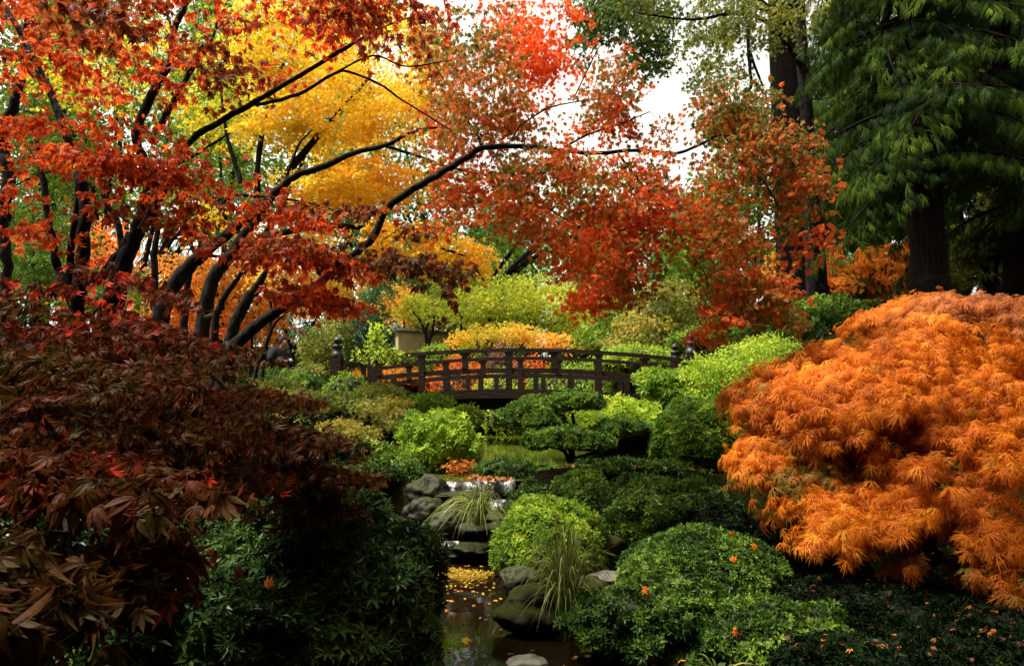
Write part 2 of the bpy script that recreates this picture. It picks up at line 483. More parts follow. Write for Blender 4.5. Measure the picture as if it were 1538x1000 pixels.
def cedar_spray(seed, n=7):
    r = np.random.default_rng(seed); parts = []
    def ax(t): return np.array([0.05 * math.sin(t * 4 + seed), t * (1 - 0.2 * t), -0.42 * t * t])
    parts.append(strip([ax(t) for t in (0, .3, .6, .85, 1)], [.014, .02, .018, .014, 0]))
    for k in range(n):
        t = 0.06 + 0.88 * k / n
        for sg in (-1, 1):
            l = 0.62 * (1 - t * 0.7) * r.uniform(0.7, 1.2); a = R(r.uniform(16, 40)) * sg
            b = ax(t); d = np.array([math.sin(a), math.cos(a), -0.45 - 0.5 * t])
            e_ = b + d * l; mid = b + d * l * 0.55 + np.array([0, 0, 0.02])
            s_ = np.array([math.cos(a), -math.sin(a), 0]) * 0.024
            parts.append(([b, mid - s_, e_ + np.array([0, 0, -0.05 * l]), mid + s_], [(0, 1, 2, 3)]))
    return finish(parts)


def needle_tuft(seed, n=12):
    r = np.random.default_rng(seed); parts = []
    for k in range(n):
        a = r.uniform(0, 2 * math.pi); u = r.uniform(0.35, 1.3)
        d = np.array([math.cos(a), math.sin(a), u]); d /= np.linalg.norm(d); s_ = np.cross(d, [math.sin(a * 3), math.cos(a * 3), 0.4]); s_ /= np.linalg.norm(s_)
        l = r.uniform(0.7, 1.05)
        parts.append(([np.zeros(3), d * l * .5 - s_ * .06, d * l, d * l * .5 + s_ * .06], [(0, 1, 2, 3)]))
    return finish(parts)


TM = {
    'maple3': [maple_leaf(40 + k, 2, 1.1, 7, 0.095) for k in range(10)],
    'maple0': [maple_leaf(k, 0, 0.5, 5, 0.17) for k in range(6)],
    'maple1': [maple_leaf(10 + k, 1, 0.6, 7, 0.13) for k in range(8)],
    'maple2': [maple_leaf(20 + k, 2, 0.8, 7, 0.135) for k in range(8)],
    'lace': [lace_leaf(k) for k in range(8)],
    'rosette': [rosette(k) for k in range(8)],
    'rosette8': [rosette(30 + k, 8, 0.3, 0.15) for k in range(8)],
    'rosette4': [rosette(50 + k, 4, 0.5, 0.26) for k in range(8)],
    'spray': [leafspray(k) for k in range(10)],
    'cedar': [cedar_spray(k) for k in range(6)],
    'tuft': [needle_tuft(k) for k in range(6)],
}


def unit(a): return a / (np.linalg.norm(a, axis=-1, keepdims=True) + 1e-9)


def scatter(G, tmpl, P, Yd, Nd, S, v):
    P = np.asarray(P); Yd = unit(Yd); Nd = unit(Nd - (Nd * Yd).sum(1)[:, None] * Yd); Xd = np.cross(Yd, Nd)
    ts = TM[tmpl]; which = rng.integers(0, len(ts), len(P)); S = np.asarray(S) * np.ones(len(P)); v = np.asarray(v) * np.ones(len(P))
    for k, (tv, tf) in enumerate(ts):
        s_ = which == k; n = int(s_.sum())
        if not n: continue
        Rm = np.stack([Xd[s_], Yd[s_], Nd[s_]], 1)                   # n,3(axis),3
        V = P[s_][:, None, :] + S[s_][:, None, None] * np.einsum('ka,nab->nkb', tv, Rm)
        F = tf[None] + (np.arange(n) * len(tv))[:, None, None]
        G.add(V.reshape(-1, 3), F.reshape(-1, 4), np.repeat(v[s_], len(tf)))


def rdir(n): return unit(rng.normal(0, 1, (n, 3)))


def grow_twigs(G, nodes, targets, r0=0.006, r1=0.0022, k=4, sag=0.12, maxn=None):
    """joins every target to the nearest wood, the nearest first"""
    nodes = [np.asarray(p) for p in nodes]
    T = np.asarray(targets)
    base = np.array(nodes)
    d = np.array([np.min(np.linalg.norm(base - t, axis=1)) for t in T])
    for q in np.argsort(d)[:maxn]:
        t = T[q]; A = np.array(nodes); dd = np.linalg.norm(A - t, axis=1); j = int(dd.argmin()); a = A[j]; l = dd[j]
        if l < 0.02: continue
        off = rng.normal(0, 0.10 * l, (2, 3)); off[:, 2] += sag * l
        p1 = a + (t - a) * 0.35 + off[0]; p2 = a + (t - a) * 0.7 + off[1] * 0.8
        r = min(r0 * 2.2, r0 * (0.45 + 0.8 * l))
        G.tube([a, p1, p2, t], [r, r * 0.8, r * 0.55, r1], k=k, sub=3)
        nodes += [a * .65 + t * .35 + off[0], p2, t, (a + p1) / 2]
    return nodes


def ell_world(e):
    """(px, py, D, rx_px, ry_px, rd_m, weight, v0) -> centre, radii"""
    if isinstance(e[0], tuple): return np.array(e[0], float), np.array(e[1], float)
    c = at(e[0], e[1], e[2]); s = e[2] / FPX
    return c, np.array([e[3] * s, e[5], e[4] * s])


def clusters(ells, n, gap=0.0, gf=1.5, seed=0, bias=0.45):
    W_ = np.array([e[6] for e in ells], float); W_ /= W_.sum()
    Cc = []; O = []; V0 = []
    for e, wt in zip(ells, W_):
        c, r = ell_world(e); m_ = max(1, int(n * wt * (1.0 / max(0.25, 1 - gap)) + 0.5))
        u = rdir(m_); rad = rng.uniform(0, 1, m_) ** bias
        P = c + u * rad[:, None] * r
        Cc.append(P); O.append(unit(u * r)); V0.append(np.full(m_, e[7]))
    P = np.vstack(Cc); O = np.vstack(O); V0 = np.concatenate(V0)
    if gap > 0:
        q = nz(P, gf, seed + 3.3); thr = np.quantile(q, gap); k = q > thr
        P, O, V0 = P[k], O[k], V0[k]
    return P, O, V0


def maple_crown(G, P, O, V0, per, size, tmpl, L=0.16, Wd=0.10, droop=0.45, jn=0.55, vj=0.22, vf=1.6, seed=0, flat=0.35, face=0.0):
    n = len(P)
    vv = V0 + 0.42 * nz(P, vf, seed + 11.1)
    idx = np.repeat(np.arange(n), per)
    o = O[idx].copy(); o[:, 2] = o[:, 2] * 0.3 - 0.25; o = unit(o)
    lat = unit(np.cross(o, np.array([0, 0, 1.0])))
    m_ = len(idx)
    pos = P[idx] + o * rng.uniform(-1, 1, m_)[:, None] * L + lat * rng.normal(0, 1, m_)[:, None] * Wd + np.array([0, 0, 1]) * rng.normal(0, 1, m_)[:, None] * Wd * flat
    yd = unit(o * 0.5 + rng.normal(0, 0.55, (m_, 3)) + np.array([0, 0, -droop]))
    nd = np.array([0, -face, 0.8]) + rng.normal(0, jn, (m_, 3))
    size = size * np.where(pos[:, 1] < 1.5, 1.4, 1.0)      # the lowest branches carry the largest leaves
    scatter(G, tmpl, pos, yd, nd, size * rng.uniform(0.5, 1.25, m_), np.clip(vv[idx] + rng.normal(0, vj * 0.6, m_), 0.01, 0.99))


def pxl(pts, D):
    """traced limb: (px, py, r_px[, D]) -> world points and radii"""
    P = []; r = []
    for q in pts:
        d = q[3] if len(q) > 3 else D
        P.append(at(q[0], q[1], d)); r.append(q[2] * d / FPX)
    return P, r


def tree(name, label, base, limbs, ells, ncl, per, size, tmpl, leaf, bark='bark', group=None, gap=0.25, gf=1.5, seed=0,
         cat='maple tree', twr=0.006, L=0.16, Wd=0.1, droop=0.45, face=0.0, jn=0.55, vj=0.22, vf=1.6, maxtw=None, flat=0.35, wob=0.004, bias=0.45, twk=4, lw=1.0, tier=0, tslope=0.25):
    """limbs: list of (D, [(px,py,r[,D])...])"""
    root = empty(name, base, label, cat, group)
    G = Geo(); nodes = []
    for D, pts in limbs:
        P, r = pxl(pts, D); r = [a * lw for a in r]
        p_, _ = G.tube(P, r, k=9, sub=5, wob=wob)
        nodes += list(p_[len(p_) // 3:])
    P, O, V0 = clusters(ells, ncl, gap, gf, seed, bias)
    if tier:                                                  # leaf sprays held in flat tiers with gaps between
        q = P[:, 2] + tslope * np.hypot(P[:, 0] - base[0], P[:, 1] - base[1]) + 0.12 * nz(P * [1, 1, 0], 1.2, seed)
        P = P.copy(); P[:, 2] += np.round(q / tier) * tier - q + rng.normal(0, tier * .09, len(P))
    if maxtw != 0:
        grow_twigs(G, nodes, P, r0=twr, maxn=maxtw, k=twk)
    G.build('trunk', M[bark], root, smooth=True)
    Lf = Geo()
    maple_crown(Lf, P, O, V0, per, size, tmpl, L=L, Wd=Wd, droop=droop, seed=seed, face=face, jn=jn, vj=vj, vf=vf, flat=flat)
    Lf.build('crown', M[leaf], root)
    return root
#CONTENT
# ------------------------------------------------------------------ generic builders
def leaves_on(G, tmpl, P, Nn, size, v, jit=0.5, upb=0.3):
    """rosettes facing outward along Nn"""
    n = len(P)
    nd = unit(Nn + np.array([0, 0, upb]) + rng.normal(0, jit, (n, 3)))
    yd = rdir(n)
    scatter(G, tmpl, P, yd, nd, size * rng.uniform(0.65, 1.25, n), np.clip(v, 0.01, 0.99))


def dome(name, label, px, top, D, w, n, tmpl, size, mat, dpt=None, group=None, lump=0.12, lf=3.0, v0=0.5, cat='shrub', upb=0.3, jit=0.5, base_z=None, seed=0, sharp=2.0):
    s = D / FPX
    n = int(n * (0.62 if D < 12 else 1.9)); size = size * 1.22
    a = w / 2 * s; b = dpt or a
    zt = at(px, top, D)[2]
    x = at(px, top, D)[0]
    z0 = (hz(x, D) if base_z is None else base_z) - 0.04
    H = max(zt - z0, 0.12)
    root = empty(name, (x, D, z0), label, cat, group)
    c = np.array([x, D, z0 + 0.36 * H])

    def surf(u, k=1.0):
        rr = np.where(u[:, 2] > 0, 0.64 * H, 0.40 * H)
        q = np.abs(u) ** (2 / sharp) * np.sign(u) if sharp != 2 else u
        off = u * np.array([a, b, 1]); off[:, 2] = u[:, 2] * rr
        m_ = 1 + lump * 2 * nz(c + off, lf / max(a, 0.3) * 0.9, seed + px * 0.37)
        return c + off * k * m_[:, None]
    u = rdir(n); u = u[u[:, 2] > -0.75]
    P = surf(u, 1.0)
    nn = unit(u / np.array([a, b, 0.6 * H]))
    P = P - nn * (rng.uniform(0, 1, len(P)) ** 2 * size * 1.8)[:, None]
    v = v0 + 0.5 * nz(P, 4.0, seed) + rng.normal(0, 0.2, len(P))
    # dense twigs inside
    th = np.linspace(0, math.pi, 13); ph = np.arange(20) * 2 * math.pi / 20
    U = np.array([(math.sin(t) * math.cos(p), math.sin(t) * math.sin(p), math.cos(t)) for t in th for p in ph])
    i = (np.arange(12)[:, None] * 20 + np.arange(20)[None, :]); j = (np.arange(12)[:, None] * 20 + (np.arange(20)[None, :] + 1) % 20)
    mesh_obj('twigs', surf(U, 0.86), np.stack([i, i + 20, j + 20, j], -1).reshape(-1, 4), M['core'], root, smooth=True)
    G = Geo(); leaves_on(G, tmpl, P, nn, size, v, jit, upb)
    G.build('foliage', M[mat], root)
    return root


def auto(name, label, px, D, ells, n, tmpl, size, mat, mode='rose', per=1, r0=0.03, gap=0.2, gf=2.0, seed=0, bark='grey_bark', cat='shrub', group=None,
         stems=None, twr=0.005, L=0.12, Wd=0.08, droop=0.4, jit=0.6, upb=0.4, jn=0.55, vf=1.5, maxtw=160, fork=0.35, face=0.0, base_z=None, bias=0.45, vs=0.45):
    """plant on the ground at (px, D) whose limbs reach into each of its leaf masses"""
    b = ground(px, D)
    if base_z is not None: b[2] = base_z
    root = empty(name, b, label, cat, group)
    G = Geo(); nodes = []
    low = min(ell_world(e)[0][2] for e in ells)
    fk = b + np.array([rng.normal(0, .02), rng.normal(0, .02), max(0.05, (low - b[2]) * fork)])
    if fork > 0: G.tube([b - [0, 0, 0.08], (b + fk) / 2 + rng.normal(0, 0.02, 3), fk], [r0 * 1.25, r0, r0 * 0.85], k=8, sub=3, wob=r0 * 0.06)
    for e in ells[:stems]:
        c, r = ell_world(e)
        s0 = fk if fork > 0 else b + np.array([rng.normal(0, r0 * 2), rng.normal(0, r0 * 2), -0.05])
        m1 = s0 + (c - s0) * 0.45 + np.array([0, 0, 0.12 * np.linalg.norm((c - s0)[:2])]) + rng.normal(0, 0.05, 3) * np.linalg.norm(c - s0)
        p_, _ = G.tube([s0, m1, c, c + (c - m1) * 0.3], [r0 * 0.7, r0 * 0.5, r0 * 0.28, r0 * 0.1], k=6, sub=4, wob=r0 * 0.08)
        nodes += list(p_[4:])
    P, O, V0 = clusters(ells, n, gap, gf, seed, bias)
    P = P[P[:, 2] > height(P[:, 0], P[:, 1]) + 0.01] if len(P) > 5 and mode == 'zz' else P
    if maxtw:
        sel = rng.permutation(len(P))[:maxtw]
        grow_twigs(G, nodes, P[sel], r0=twr, r1=twr * 0.35)
    G.build('stem' if cat in ('shrub', 'plant') else 'trunk', M[bark], root, smooth=True)
    Lf = Geo()
    if mode == 'maple':
        maple_crown(Lf, P, O, V0, per, size, tmpl, L=L, Wd=Wd, droop=droop, seed=seed, jn=jn, vf=vf, face=face)
    else:
        idx = np.repeat(np.arange(len(P)), per); m_ = len(idx)
        pos = P[idx] + rng.normal(0, 1, (m_, 3)) * np.array([L, L, Wd]) if per > 1 else P
        v = V0[idx] + vs * nz(pos, vf, seed + 5) + rng.normal(0, 0.14, m_)
        leaves_on(Lf, tmpl, pos, O[idx], size, v, jit, upb)
    Lf.build('foliage' if cat in ('shrub', 'plant') else 'crown', M[mat], root)
    return root


def conifer(name, label, px, D, ztop, rt, blen, zlow, nb, sp, spray, mat='conifer', bark='cedar_bark', droop=0.35, seed=0, group=None, lean=0.0, base_z=None, v0=0.35,
            taper=0.85, azr=None, hang=0.55, bare=0.12, cat='conifer tree', flare=1.35):
    b = ground(px, D)
    if base_z is not None: b[2] = base_z
    root = empty(name, b, label, cat, group)
    G = Geo()
    def ax(z): return np.array([b[0] + lean * (z - b[2]), b[1], z])
    zs = np.array([b[2] - 0.3, b[2] + 0.25, b[2] + 1.2, b[2] + (ztop - b[2]) * 0.5, ztop])
    G.tube([ax(z) for z in zs], [rt * flare, rt * 1.12, rt, rt * 0.72, 0.03], k=16, sub=7, wob=rt * 0.03)
    B = G; Lf = Geo(); Ps = []; Ys = []; Ns = []; Vs = []
    for k in range(nb):
        f = (k + rng.uniform(0, 1)) / nb
        z = zlow + (ztop - zlow) * f
        az = rng.uniform(*(azr or (0, 2 * math.pi)))
        Lb = blen * (1 - taper * f) * rng.uniform(0.65, 1.15)
        d = np.array([math.cos(az), math.sin(az), 0]); lt = np.array([-d[1], d[0], 0]); dr = droop * rng.uniform(0.6, 1.4)
        def pt(t): return ax(z) + d * Lb * t + lt * 0.12 * Lb * math.sin(3 * t + k) + np.array([0, 0, Lb * (0.12 * t - dr * t * t)])
        B.tube([pt(t) for t in (0, .3, .6, .85, 1)], [0.022 * Lb + .004, 0.016 * Lb + .003, 0.01 * Lb + .003, .006, .003], k=5, sub=2)
        n = int(sp * rng.uniform(0.7, 1.3) * max(0.35, Lb / blen))
        t = bare + (1 - bare) * rng.uniform(0, 1, n) ** 0.75
        p = np.array([pt(a) for a in t])
        sg = rng.choice([-1, 1], n)
        wv = np.sin(np.clip(t, 0, 1) * math.pi * 0.8 + 0.35)
        off = rng.uniform(0, 1, n) * 0.30 * Lb * wv * sg
        p = p + lt * off[:, None] + np.array([0, 0, -1]) * (np.abs(off) * 0.35)[:, None]
        y = d * 0.55 + lt * (sg * 0.75)[:, None] + rng.normal(0, 0.22, (n, 3)) + np.array([0, 0, -hang])
        nd_ = np.array([0, 0, 1.0]) + rng.normal(0, 0.45, (n, 3)) + d * 0.3
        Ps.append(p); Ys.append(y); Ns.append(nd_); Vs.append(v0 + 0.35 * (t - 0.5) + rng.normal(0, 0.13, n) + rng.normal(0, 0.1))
    B.build('trunk', M[bark], root, smooth=True)
    P = np.vstack(Ps)
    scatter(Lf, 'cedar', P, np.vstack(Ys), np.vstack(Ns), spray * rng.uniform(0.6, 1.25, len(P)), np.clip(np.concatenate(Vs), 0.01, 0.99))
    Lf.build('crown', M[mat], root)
    return root


def rock(label, px, py, D, w, h, mat='rock', dpt=None, group='rocks along the stream', seed=0, flat=1.0, rough=0.22):
    s = D / FPX
    c = at(px, py, D); a = w / 2 * s; hh = h / 2 * s; b = dpt or a * 0.8
    th = np.linspace(0, math.pi, 41); ph = np.arange(64) * 2 * math.pi / 64
    U = np.array([(math.sin(t) * math.cos(p), math.sin(t) * math.sin(p), math.cos(t)) for t in th for p in ph])
    q = nz(U, 1.1, seed + px) * 1.0 + nz(U, 2.6, seed + py) * 0.45 + nz(U, 6, seed) * 0.12 + nz(U, 14, seed) * 0.06
    q = np.round(q * 5) / 5 * 0.4 + q * 0.6
    V = U * (1 + rough * 1.6 * q)[:, None]
    V[:, 2] = np.where(V[:, 2] > 0, V[:, 2] * flat, V[:, 2])
    V = c + V * np.array([a, b, hh])
    i = (np.arange(40)[:, None] * 64 + np.arange(64)[None, :]); j = (np.arange(40)[:, None] * 64 + (np.arange(64)[None, :] + 1) % 64)
    o = mesh_obj('rock', V, np.stack([i, i + 64, j + 64, j], -1).reshape(-1, 4), M[mat], None, smooth=True)
    return tag(o, label, 'rock', group)


def tuft(name, label, px, py, D, h, spread, n, v0=0.5, wd=0.006, cat='grass clump', bend=1.0, up=1.0, sidew=0.0):
    c = at(px, py, D)
    Gt = Geo()
    for k in range(n):
        az = rng.uniform(0, 2 * math.pi); out = spread * rng.uniform(0.15, 1.15); l = h * rng.uniform(0.55, 1.1) * up
        d = np.array([math.cos(az), math.sin(az), 0]) + np.array([sidew, 0, 0])
        b = c + d * 0.05 * rng.uniform(0, 1) + np.array([0, 0, -0.03])
        pts = [b + d * out * t ** 1.5 + np.array([0, 0, l * (1.75 * t - (0.95 + 0.5 * bend * out / spread) * t * t)]) for t in np.linspace(0, 1, 9)]
        sd_ = np.array([-d[1], d[0], 0]) + rng.normal(0, 0.5, 3)
        V, F = strip(pts, wd * np.array([.6, .9, 1, 1, .95, .8, .6, .35, 0.02]) * rng.uniform(.6, 1.2), unit(sd_))
        Gt.add(V, F, np.full(len(F), np.clip(v0 + rng.normal(0, 0.22), 0.01, 0.99)))
    o = Gt.build(name, M['grassblade'])
    return tag(o, label, cat)


# ------------------------------------------------------------------ the bridge
NA = at(505, 587, 12.3)                       # foot of the near left post
BL, BW = 6.25, 2.1
bdir = np.array([math.cos(R(6.2)), -math.sin(R(6.2)), 0]); cdir = np.array([math.sin(R(6.2)), math.cos(R(6.2)), 0])
BR = np.stack([bdir, cdir, [0, 0, 1]], 1)     # columns: along, across, up
bridge = empty('arched_footbridge', NA + bdir * BL / 2 + cdir * BW / 2 + [0, 0, -0.1],
               'dark weathered wooden arched footbridge with slatted railings spanning the pond', 'footbridge')
def rise(s, h=0.28): return 0.86 * h * (1 - (2 * s / BL - 1) ** 2)
DECK = 1.36 - 0.02
def bp_(s, c, z, h=0.25): return np.array([NA[0], NA[1], 0]) + bdir * s + cdir * c + np.array([0, 0, z + rise(s, h)])


def beam(c, z, sy, sz, h=0.25, s0=0.0, s1=BL, n=26):
    G = Geo(); ss = np.linspace(s0, s1, n); V = []
    for s in ss:
        p = bp_(s, c, z, h)
        V += [p + cdir * -sy / 2 + [0, 0, -sz / 2], p + cdir * sy / 2 + [0, 0, -sz / 2], p + cdir * sy / 2 + [0, 0, sz / 2], p - cdir * sy / 2 + [0, 0, sz / 2]]
    F = []
    for q in range(n - 1):
        for r_ in range(4):
            F.append((q * 4 + r_, q * 4 + (r_ + 1) % 4, q * 4 + 4 + (r_ + 1) % 4, q * 4 + 4 + r_))
    F += [(3, 2, 1, 0), (n * 4 - 4, n * 4 - 3, n * 4 - 2, n * 4 - 1)]
    G.add(V, np.array(F)); return G


for c in (0.0, BW):
    beam(c, DECK - 0.06, 0.14, 0.15).build('edge_beam', M['wood'], bridge)
    beam(c + (0.16 if c == 0 else -0.16), DECK - 0.24, 0.12, 0.22, 0.27, 0.25, BL - 0.25).build('girder', M['tar'], bridge)
    beam(c, DECK + 0.70, 0.11, 0.062, 0.25).build('top_rail', M['wood'], bridge)
    beam(c, DECK + 0.345, 0.05, 0.085, 0.25).build('middle_rail', M['wood'], bridge)
    zb = DECK - 0.01
    for q in range(1, 4):                     # tall posts
        s = BL * q / 4; p = bp_(s, c, zb)
        G = Geo(); G.box(p + [0, 0, 0.325], 0.105, 0.09, 0.65, BR); G.box(p + [0, 0, 0.655], 0.15, 0.10, 0.04, BR); G.build('post', M['wood'], bridge)
    for q in range(4):                        # short posts between the two rails, wider at the top
        s = BL * (q + 0.5) / 4; p = bp_(s, c, zb + 0.41)
        G = Geo(); G.box(p + [0, 0, 0.105], 0.10, 0.075, 0.24, BR)
        G.box(p + [0, 0, 0.245], 0.17, 0.09, 0.035, BR); G.build('rail_block', M['wood'], bridge)
        for f in (0.3, 0.68):
            s = BL * (q + f) / 4; p = bp_(s, c, zb)
            G = Geo(); G.box(p + [0, 0, 0.15], 0.09, 0.05, 0.32, BR); G.build('baluster', M['wood'], bridge)
    for s in (0.0, BL):
        p = bp_(s, c, DECK)
        G = Geo(); G.box(p + [0, 0, 0.21], 0.19, 0.19, 1.26, BR)
        ps = G.build('end_post', M['wood'], bridge)
        ps['_org'] = [float(a) for a in bridge.matrix_basis.translation]
        G = Geo()
        G.lathe(p + [0, 0, 0.84], [(0.105, 0), (0.105, 0.05), (0.085, 0.06), (0.088, 0.15), (0.10, 0.16), (0.10, 0.19), (0.05, 0.20), (0.045, 0.225), (0.075, 0.25), (0.082, 0.285), (0.06, 0.32), (0.02, 0.345), (0.0, 0.36)], 14)
        G.build('finial', M['metal'], ps, smooth=True)
G = Geo()
nb_ = 40
for q in range(nb_):
    s = BL * (q + 0.5) / nb_; p = bp_(s, BW / 2, DECK)
    G.box(p, BL / nb_ - 0.012, BW - 0.16, 0.045, BR)
G.build('deck', M['deck'], bridge)
for s in (0.35, BL - 0.35):
    G = Geo(); G.box(bp_(s, BW / 2, DECK - 0.72), 0.3, BW * 0.9, 0.75, BR); G.build('abutment', M['wetrock'], bridge)

# ------------------------------------------------------------------ garden wall far behind
wl = empty('garden_wall', ground(655, 26), 'tan plaster garden wall with dark tiled cap beyond the bridge', 'wall')
G = Geo(); a = at(596, 522, 26); b = at(688, 526, 27.5); b2 = at(735, 530, 30)
for (p, q, t0, t1) in ((a, b, 497, 500), (b, b2, 507, 508)):
    zt0 = at(600, t0, 26)[2] if p is a else at(690, t0, 27.5)[2]
    d = unit((q - p) * [1, 1, 0]); ln = np.linalg.norm((q - p)[:2]); c = (p + q) / 2; rot = np.stack([d, [-d[1], d[0], 0], [0, 0, 1]], 1)
    G.box([c[0], c[1], zt0 / 2 + 1], ln, 0.25, zt0 - 2, rot)
G.build('wall_panel', M['plaster'], wl)
G = Geo()
for (p, q, t0) in ((a, b, 497), (b, b2, 507)):
    zt0 = at(600, t0, 26)[2] if p is a else at(690, t0, 27.5)[2]
    d = unit((q - p) * [1, 1, 0]); ln = np.linalg.norm((q - p)[:2]); c = (p + q) / 2; rot = np.stack([d, [-d[1], d[0], 0], [0, 0, 1]], 1)
    G.box([c[0], c[1], zt0 + 0.05], ln + 0.2, 0.5, 0.1, rot, 0.8)
G.build('cap', M['tile'], wl)

# ------------------------------------------------------------------ waterfall and rocks
G = Geo()
def sheet(x0, x1, ytop, ybot, D0, D1, lip=0.10):
    nx_ = 14; V = []
    for j, t in enumerate(np.linspace(0, 1, 9)):
        for k in range(nx_ + 1):
            px = x0 + (x1 - x0) * k / nx_
            wv = 0.015 * math.sin(k * 0.9 + x0) + rng.uniform(-.012, .012); px += rng.uniform(-1, 1); 
            p0 = at(px, ytop, D0); p1 = at(px, ybot, D1)
            p = p0 + (p1 - p0) * np.array([1, 1 - (1 - t) ** 2, t ** 2 * .5 + t * .5])
            p[1] -= wv * t; V.append(p)
    i = (np.arange(8)[:, None] * (nx_ + 1) + np.arange(nx_)[None, :]).ravel()
    G.add(V, np.stack([i, i + 1, i + nx_ + 2, i + nx_ + 1], 1))
sheet(713, 774, 719, 745, 6.44, 6.36)
sheet(716, 768, 750, 770, 6.30, 6.22)
sheet(662, 716, 722, 737, 6.44, 6.36)
sheet(656, 706, 740, 752, 6.3, 6.22)
sheet(652, 688, 812, 826, 5.88, 5.80)
wf = G.build('waterfall', M['fall'], smooth=True); tag(wf, kind='structure')

rock('large dark wet boulder left of the waterfall lip', 642, 742, 6.35, 60, 52, 'wetrock', seed=1)
rock('dark mossy stone beneath the left cascade', 636, 772, 6.1, 62, 46, 'wetrock', seed=2)
rock('rounded wet stone in the middle of the cascade foot', 668, 782, 6.05, 66, 46, 'wetrock', seed=3)
rock('flat ledge stone under the white falling water', 738, 752, 6.5, 92, 20, 'wetrock', seed=4, flat=.6)
rock('low ledge stone below the second cascade', 722, 788, 6.2, 120, 40, 'wetrock', seed=5)
rock('flat ledge stone under the left cascade', 684, 741, 6.36, 76, 14, 'wetrock', seed=15, flat=.6)
rock('brownish wet stone behind the yellow leaf mat', 700, 822, 5.95, 100, 22, 'wetrock', seed=6)
rock('dark stone at the left water edge beside the leaf mat', 632, 815, 5.8, 46, 50, 'wetrock', seed=7)
rock('dark bank stone below the bright clipped mound', 782, 874, 4.85, 60, 44, 'wetrock', seed=8)
rock('large mossy green rock at the water edge beside the grass', 806, 912, 4.1, 108, 66, 'rock', seed=9)
rock('mossy rock behind the tall grass clump', 872, 893, 4.6, 74, 56, 'rock', seed=10)
rock('flat stepping stone between the clipped mounds', 914, 868, 4.9, 70, 26, 'palerock', seed=11, flat=.7)
rock('pale rock breaking the water at the bottom edge', 792, 998, 3.45, 56, 26, 'palerock', seed=12)
rock('brown stone on the bank under the dark mounds', 905, 822, 5.4, 60, 40, 'rock', seed=13)
for k, (px, py, D, w_, h_, lb) in enumerate([(800, 634, 17.8, 80, 14, 'grey brown bank stone below the bridge at centre'), (738, 636, 17.5, 60, 16, 'bank stone under the bridge left of the cloud pruned tree'),
                                             (690, 650, 12.9, 70, 40, 'dark bank stone under the bridge above the yellow green bush'), (880, 642, 13.4, 110, 44, 'bank stone under the right half of the bridge')]):
    rock(lb, px, py, D, w_, h_, 'rock', seed=20 + k, group='bank stones under the bridge')

# ------------------------------------------------------------------ far trees, left to right
for args in [
    ('tall dark conifer far behind the left trunks', 60, 26, 20, 3.6, 0.30, 'conifer'),
    ('tall green conifer behind the yellow maple crown', 300, 30, 22, 4.2, 0.45, 'conifer'),
    ('mid green conifer behind the yellow maple right side', 520, 34, 19, 4.6, 0.5, 'pinegreen'),
    ('blue green conifer showing above the lime maples at centre', 745, 38, 13.2, 4.4, 0.55, 'pinegreen'),
    ('green conifer behind the tan garden wall', 640, 40, 12.5, 4.2, 0.5, 'pinegreen'),
    ('green conifer behind the right end of the bridge', 905, 36, 11.0, 4.0, 0.5, 'pinegreen'),
    ('shadowy conifer behind the bridge finials', 1040, 30, 10.5, 3.6, 0.4, 'pinegreen'),
    ('dark conifer far behind the broad cedar trunk', 1300, 24, 20, 3.2, 0.25, 'conifer'),
    ('dark conifer at the far right edge', 1560, 19, 22, 3.6, 0.2, 'conifer'),
    ('dark conifer filling the gap left of the far right trunks', 1425, 27, 22, 3.0, 0.2, 'conifer'),
]:
    lb, px, D, zt, bl, v0, mt = args
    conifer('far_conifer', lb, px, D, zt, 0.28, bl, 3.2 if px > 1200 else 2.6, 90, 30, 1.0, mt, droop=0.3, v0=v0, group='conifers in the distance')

BG = dict(cat='maple tree', mode='maple', per=10, bark='bark', maxtw=60, twr=0.012)
auto('leafy_tree', 'tall leafy green tree behind the left trunks', 110, 15, [(60, 330, 15, 120, 110, 1.4, 1, .35), (130, 220, 15, 130, 90, 1.4, 1, .5), (40, 180, 15, 100, 100, 1.4, 1, .5), (180, 100, 15, 140, 90, 1.4, 1, .6), (40, 50, 15, 120, 80, 1.4, 1, .5)],
     1000, 'maple0', 0.13, 'brightgreen', L=.3, Wd=.25, r0=.09, seed=1, gap=.3, **BG)
auto('leafy_tree', 'green tree with open crown behind the yellow maple', 330, 17, [(300, 120, 17, 120, 90, 1.6, 1, .35), (400, 60, 17, 130, 70, 1.6, 1, .5), (330, 230, 17, 110, 80, 1.5, 1, .35), (450, 170, 17, 110, 80, 1.5, 1, .4), (520, 40, 17, 100, 60, 1.5, 1, .55)],
     1000, 'maple0', 0.14, 'lime', L=.35, Wd=.3, r0=.09, seed=2, gap=.3, **BG)
auto('leafy_tree', 'dense dark green tree far behind filling the left canopy gaps', 200, 22, [(80, 120, 22, 150, 110, 2, 1, .3), (260, 150, 22, 140, 120, 2, 1, .35), (120, 300, 22, 150, 90, 2, 1, .3), (330, 300, 22, 140, 80, 2, 1, .35), (430, 130, 22, 120, 110, 2, 1, .4), (480, 290, 22, 120, 80, 2, 1, .35), (220, 20, 22, 200, 60, 2, 1, .4), (480, 20, 22, 130, 50, 2, .8, .5)],
     1500, 'maple0', 0.20, 'brightgreen', L=.5, Wd=.4, r0=.14, seed=81, gap=.08, **BG)
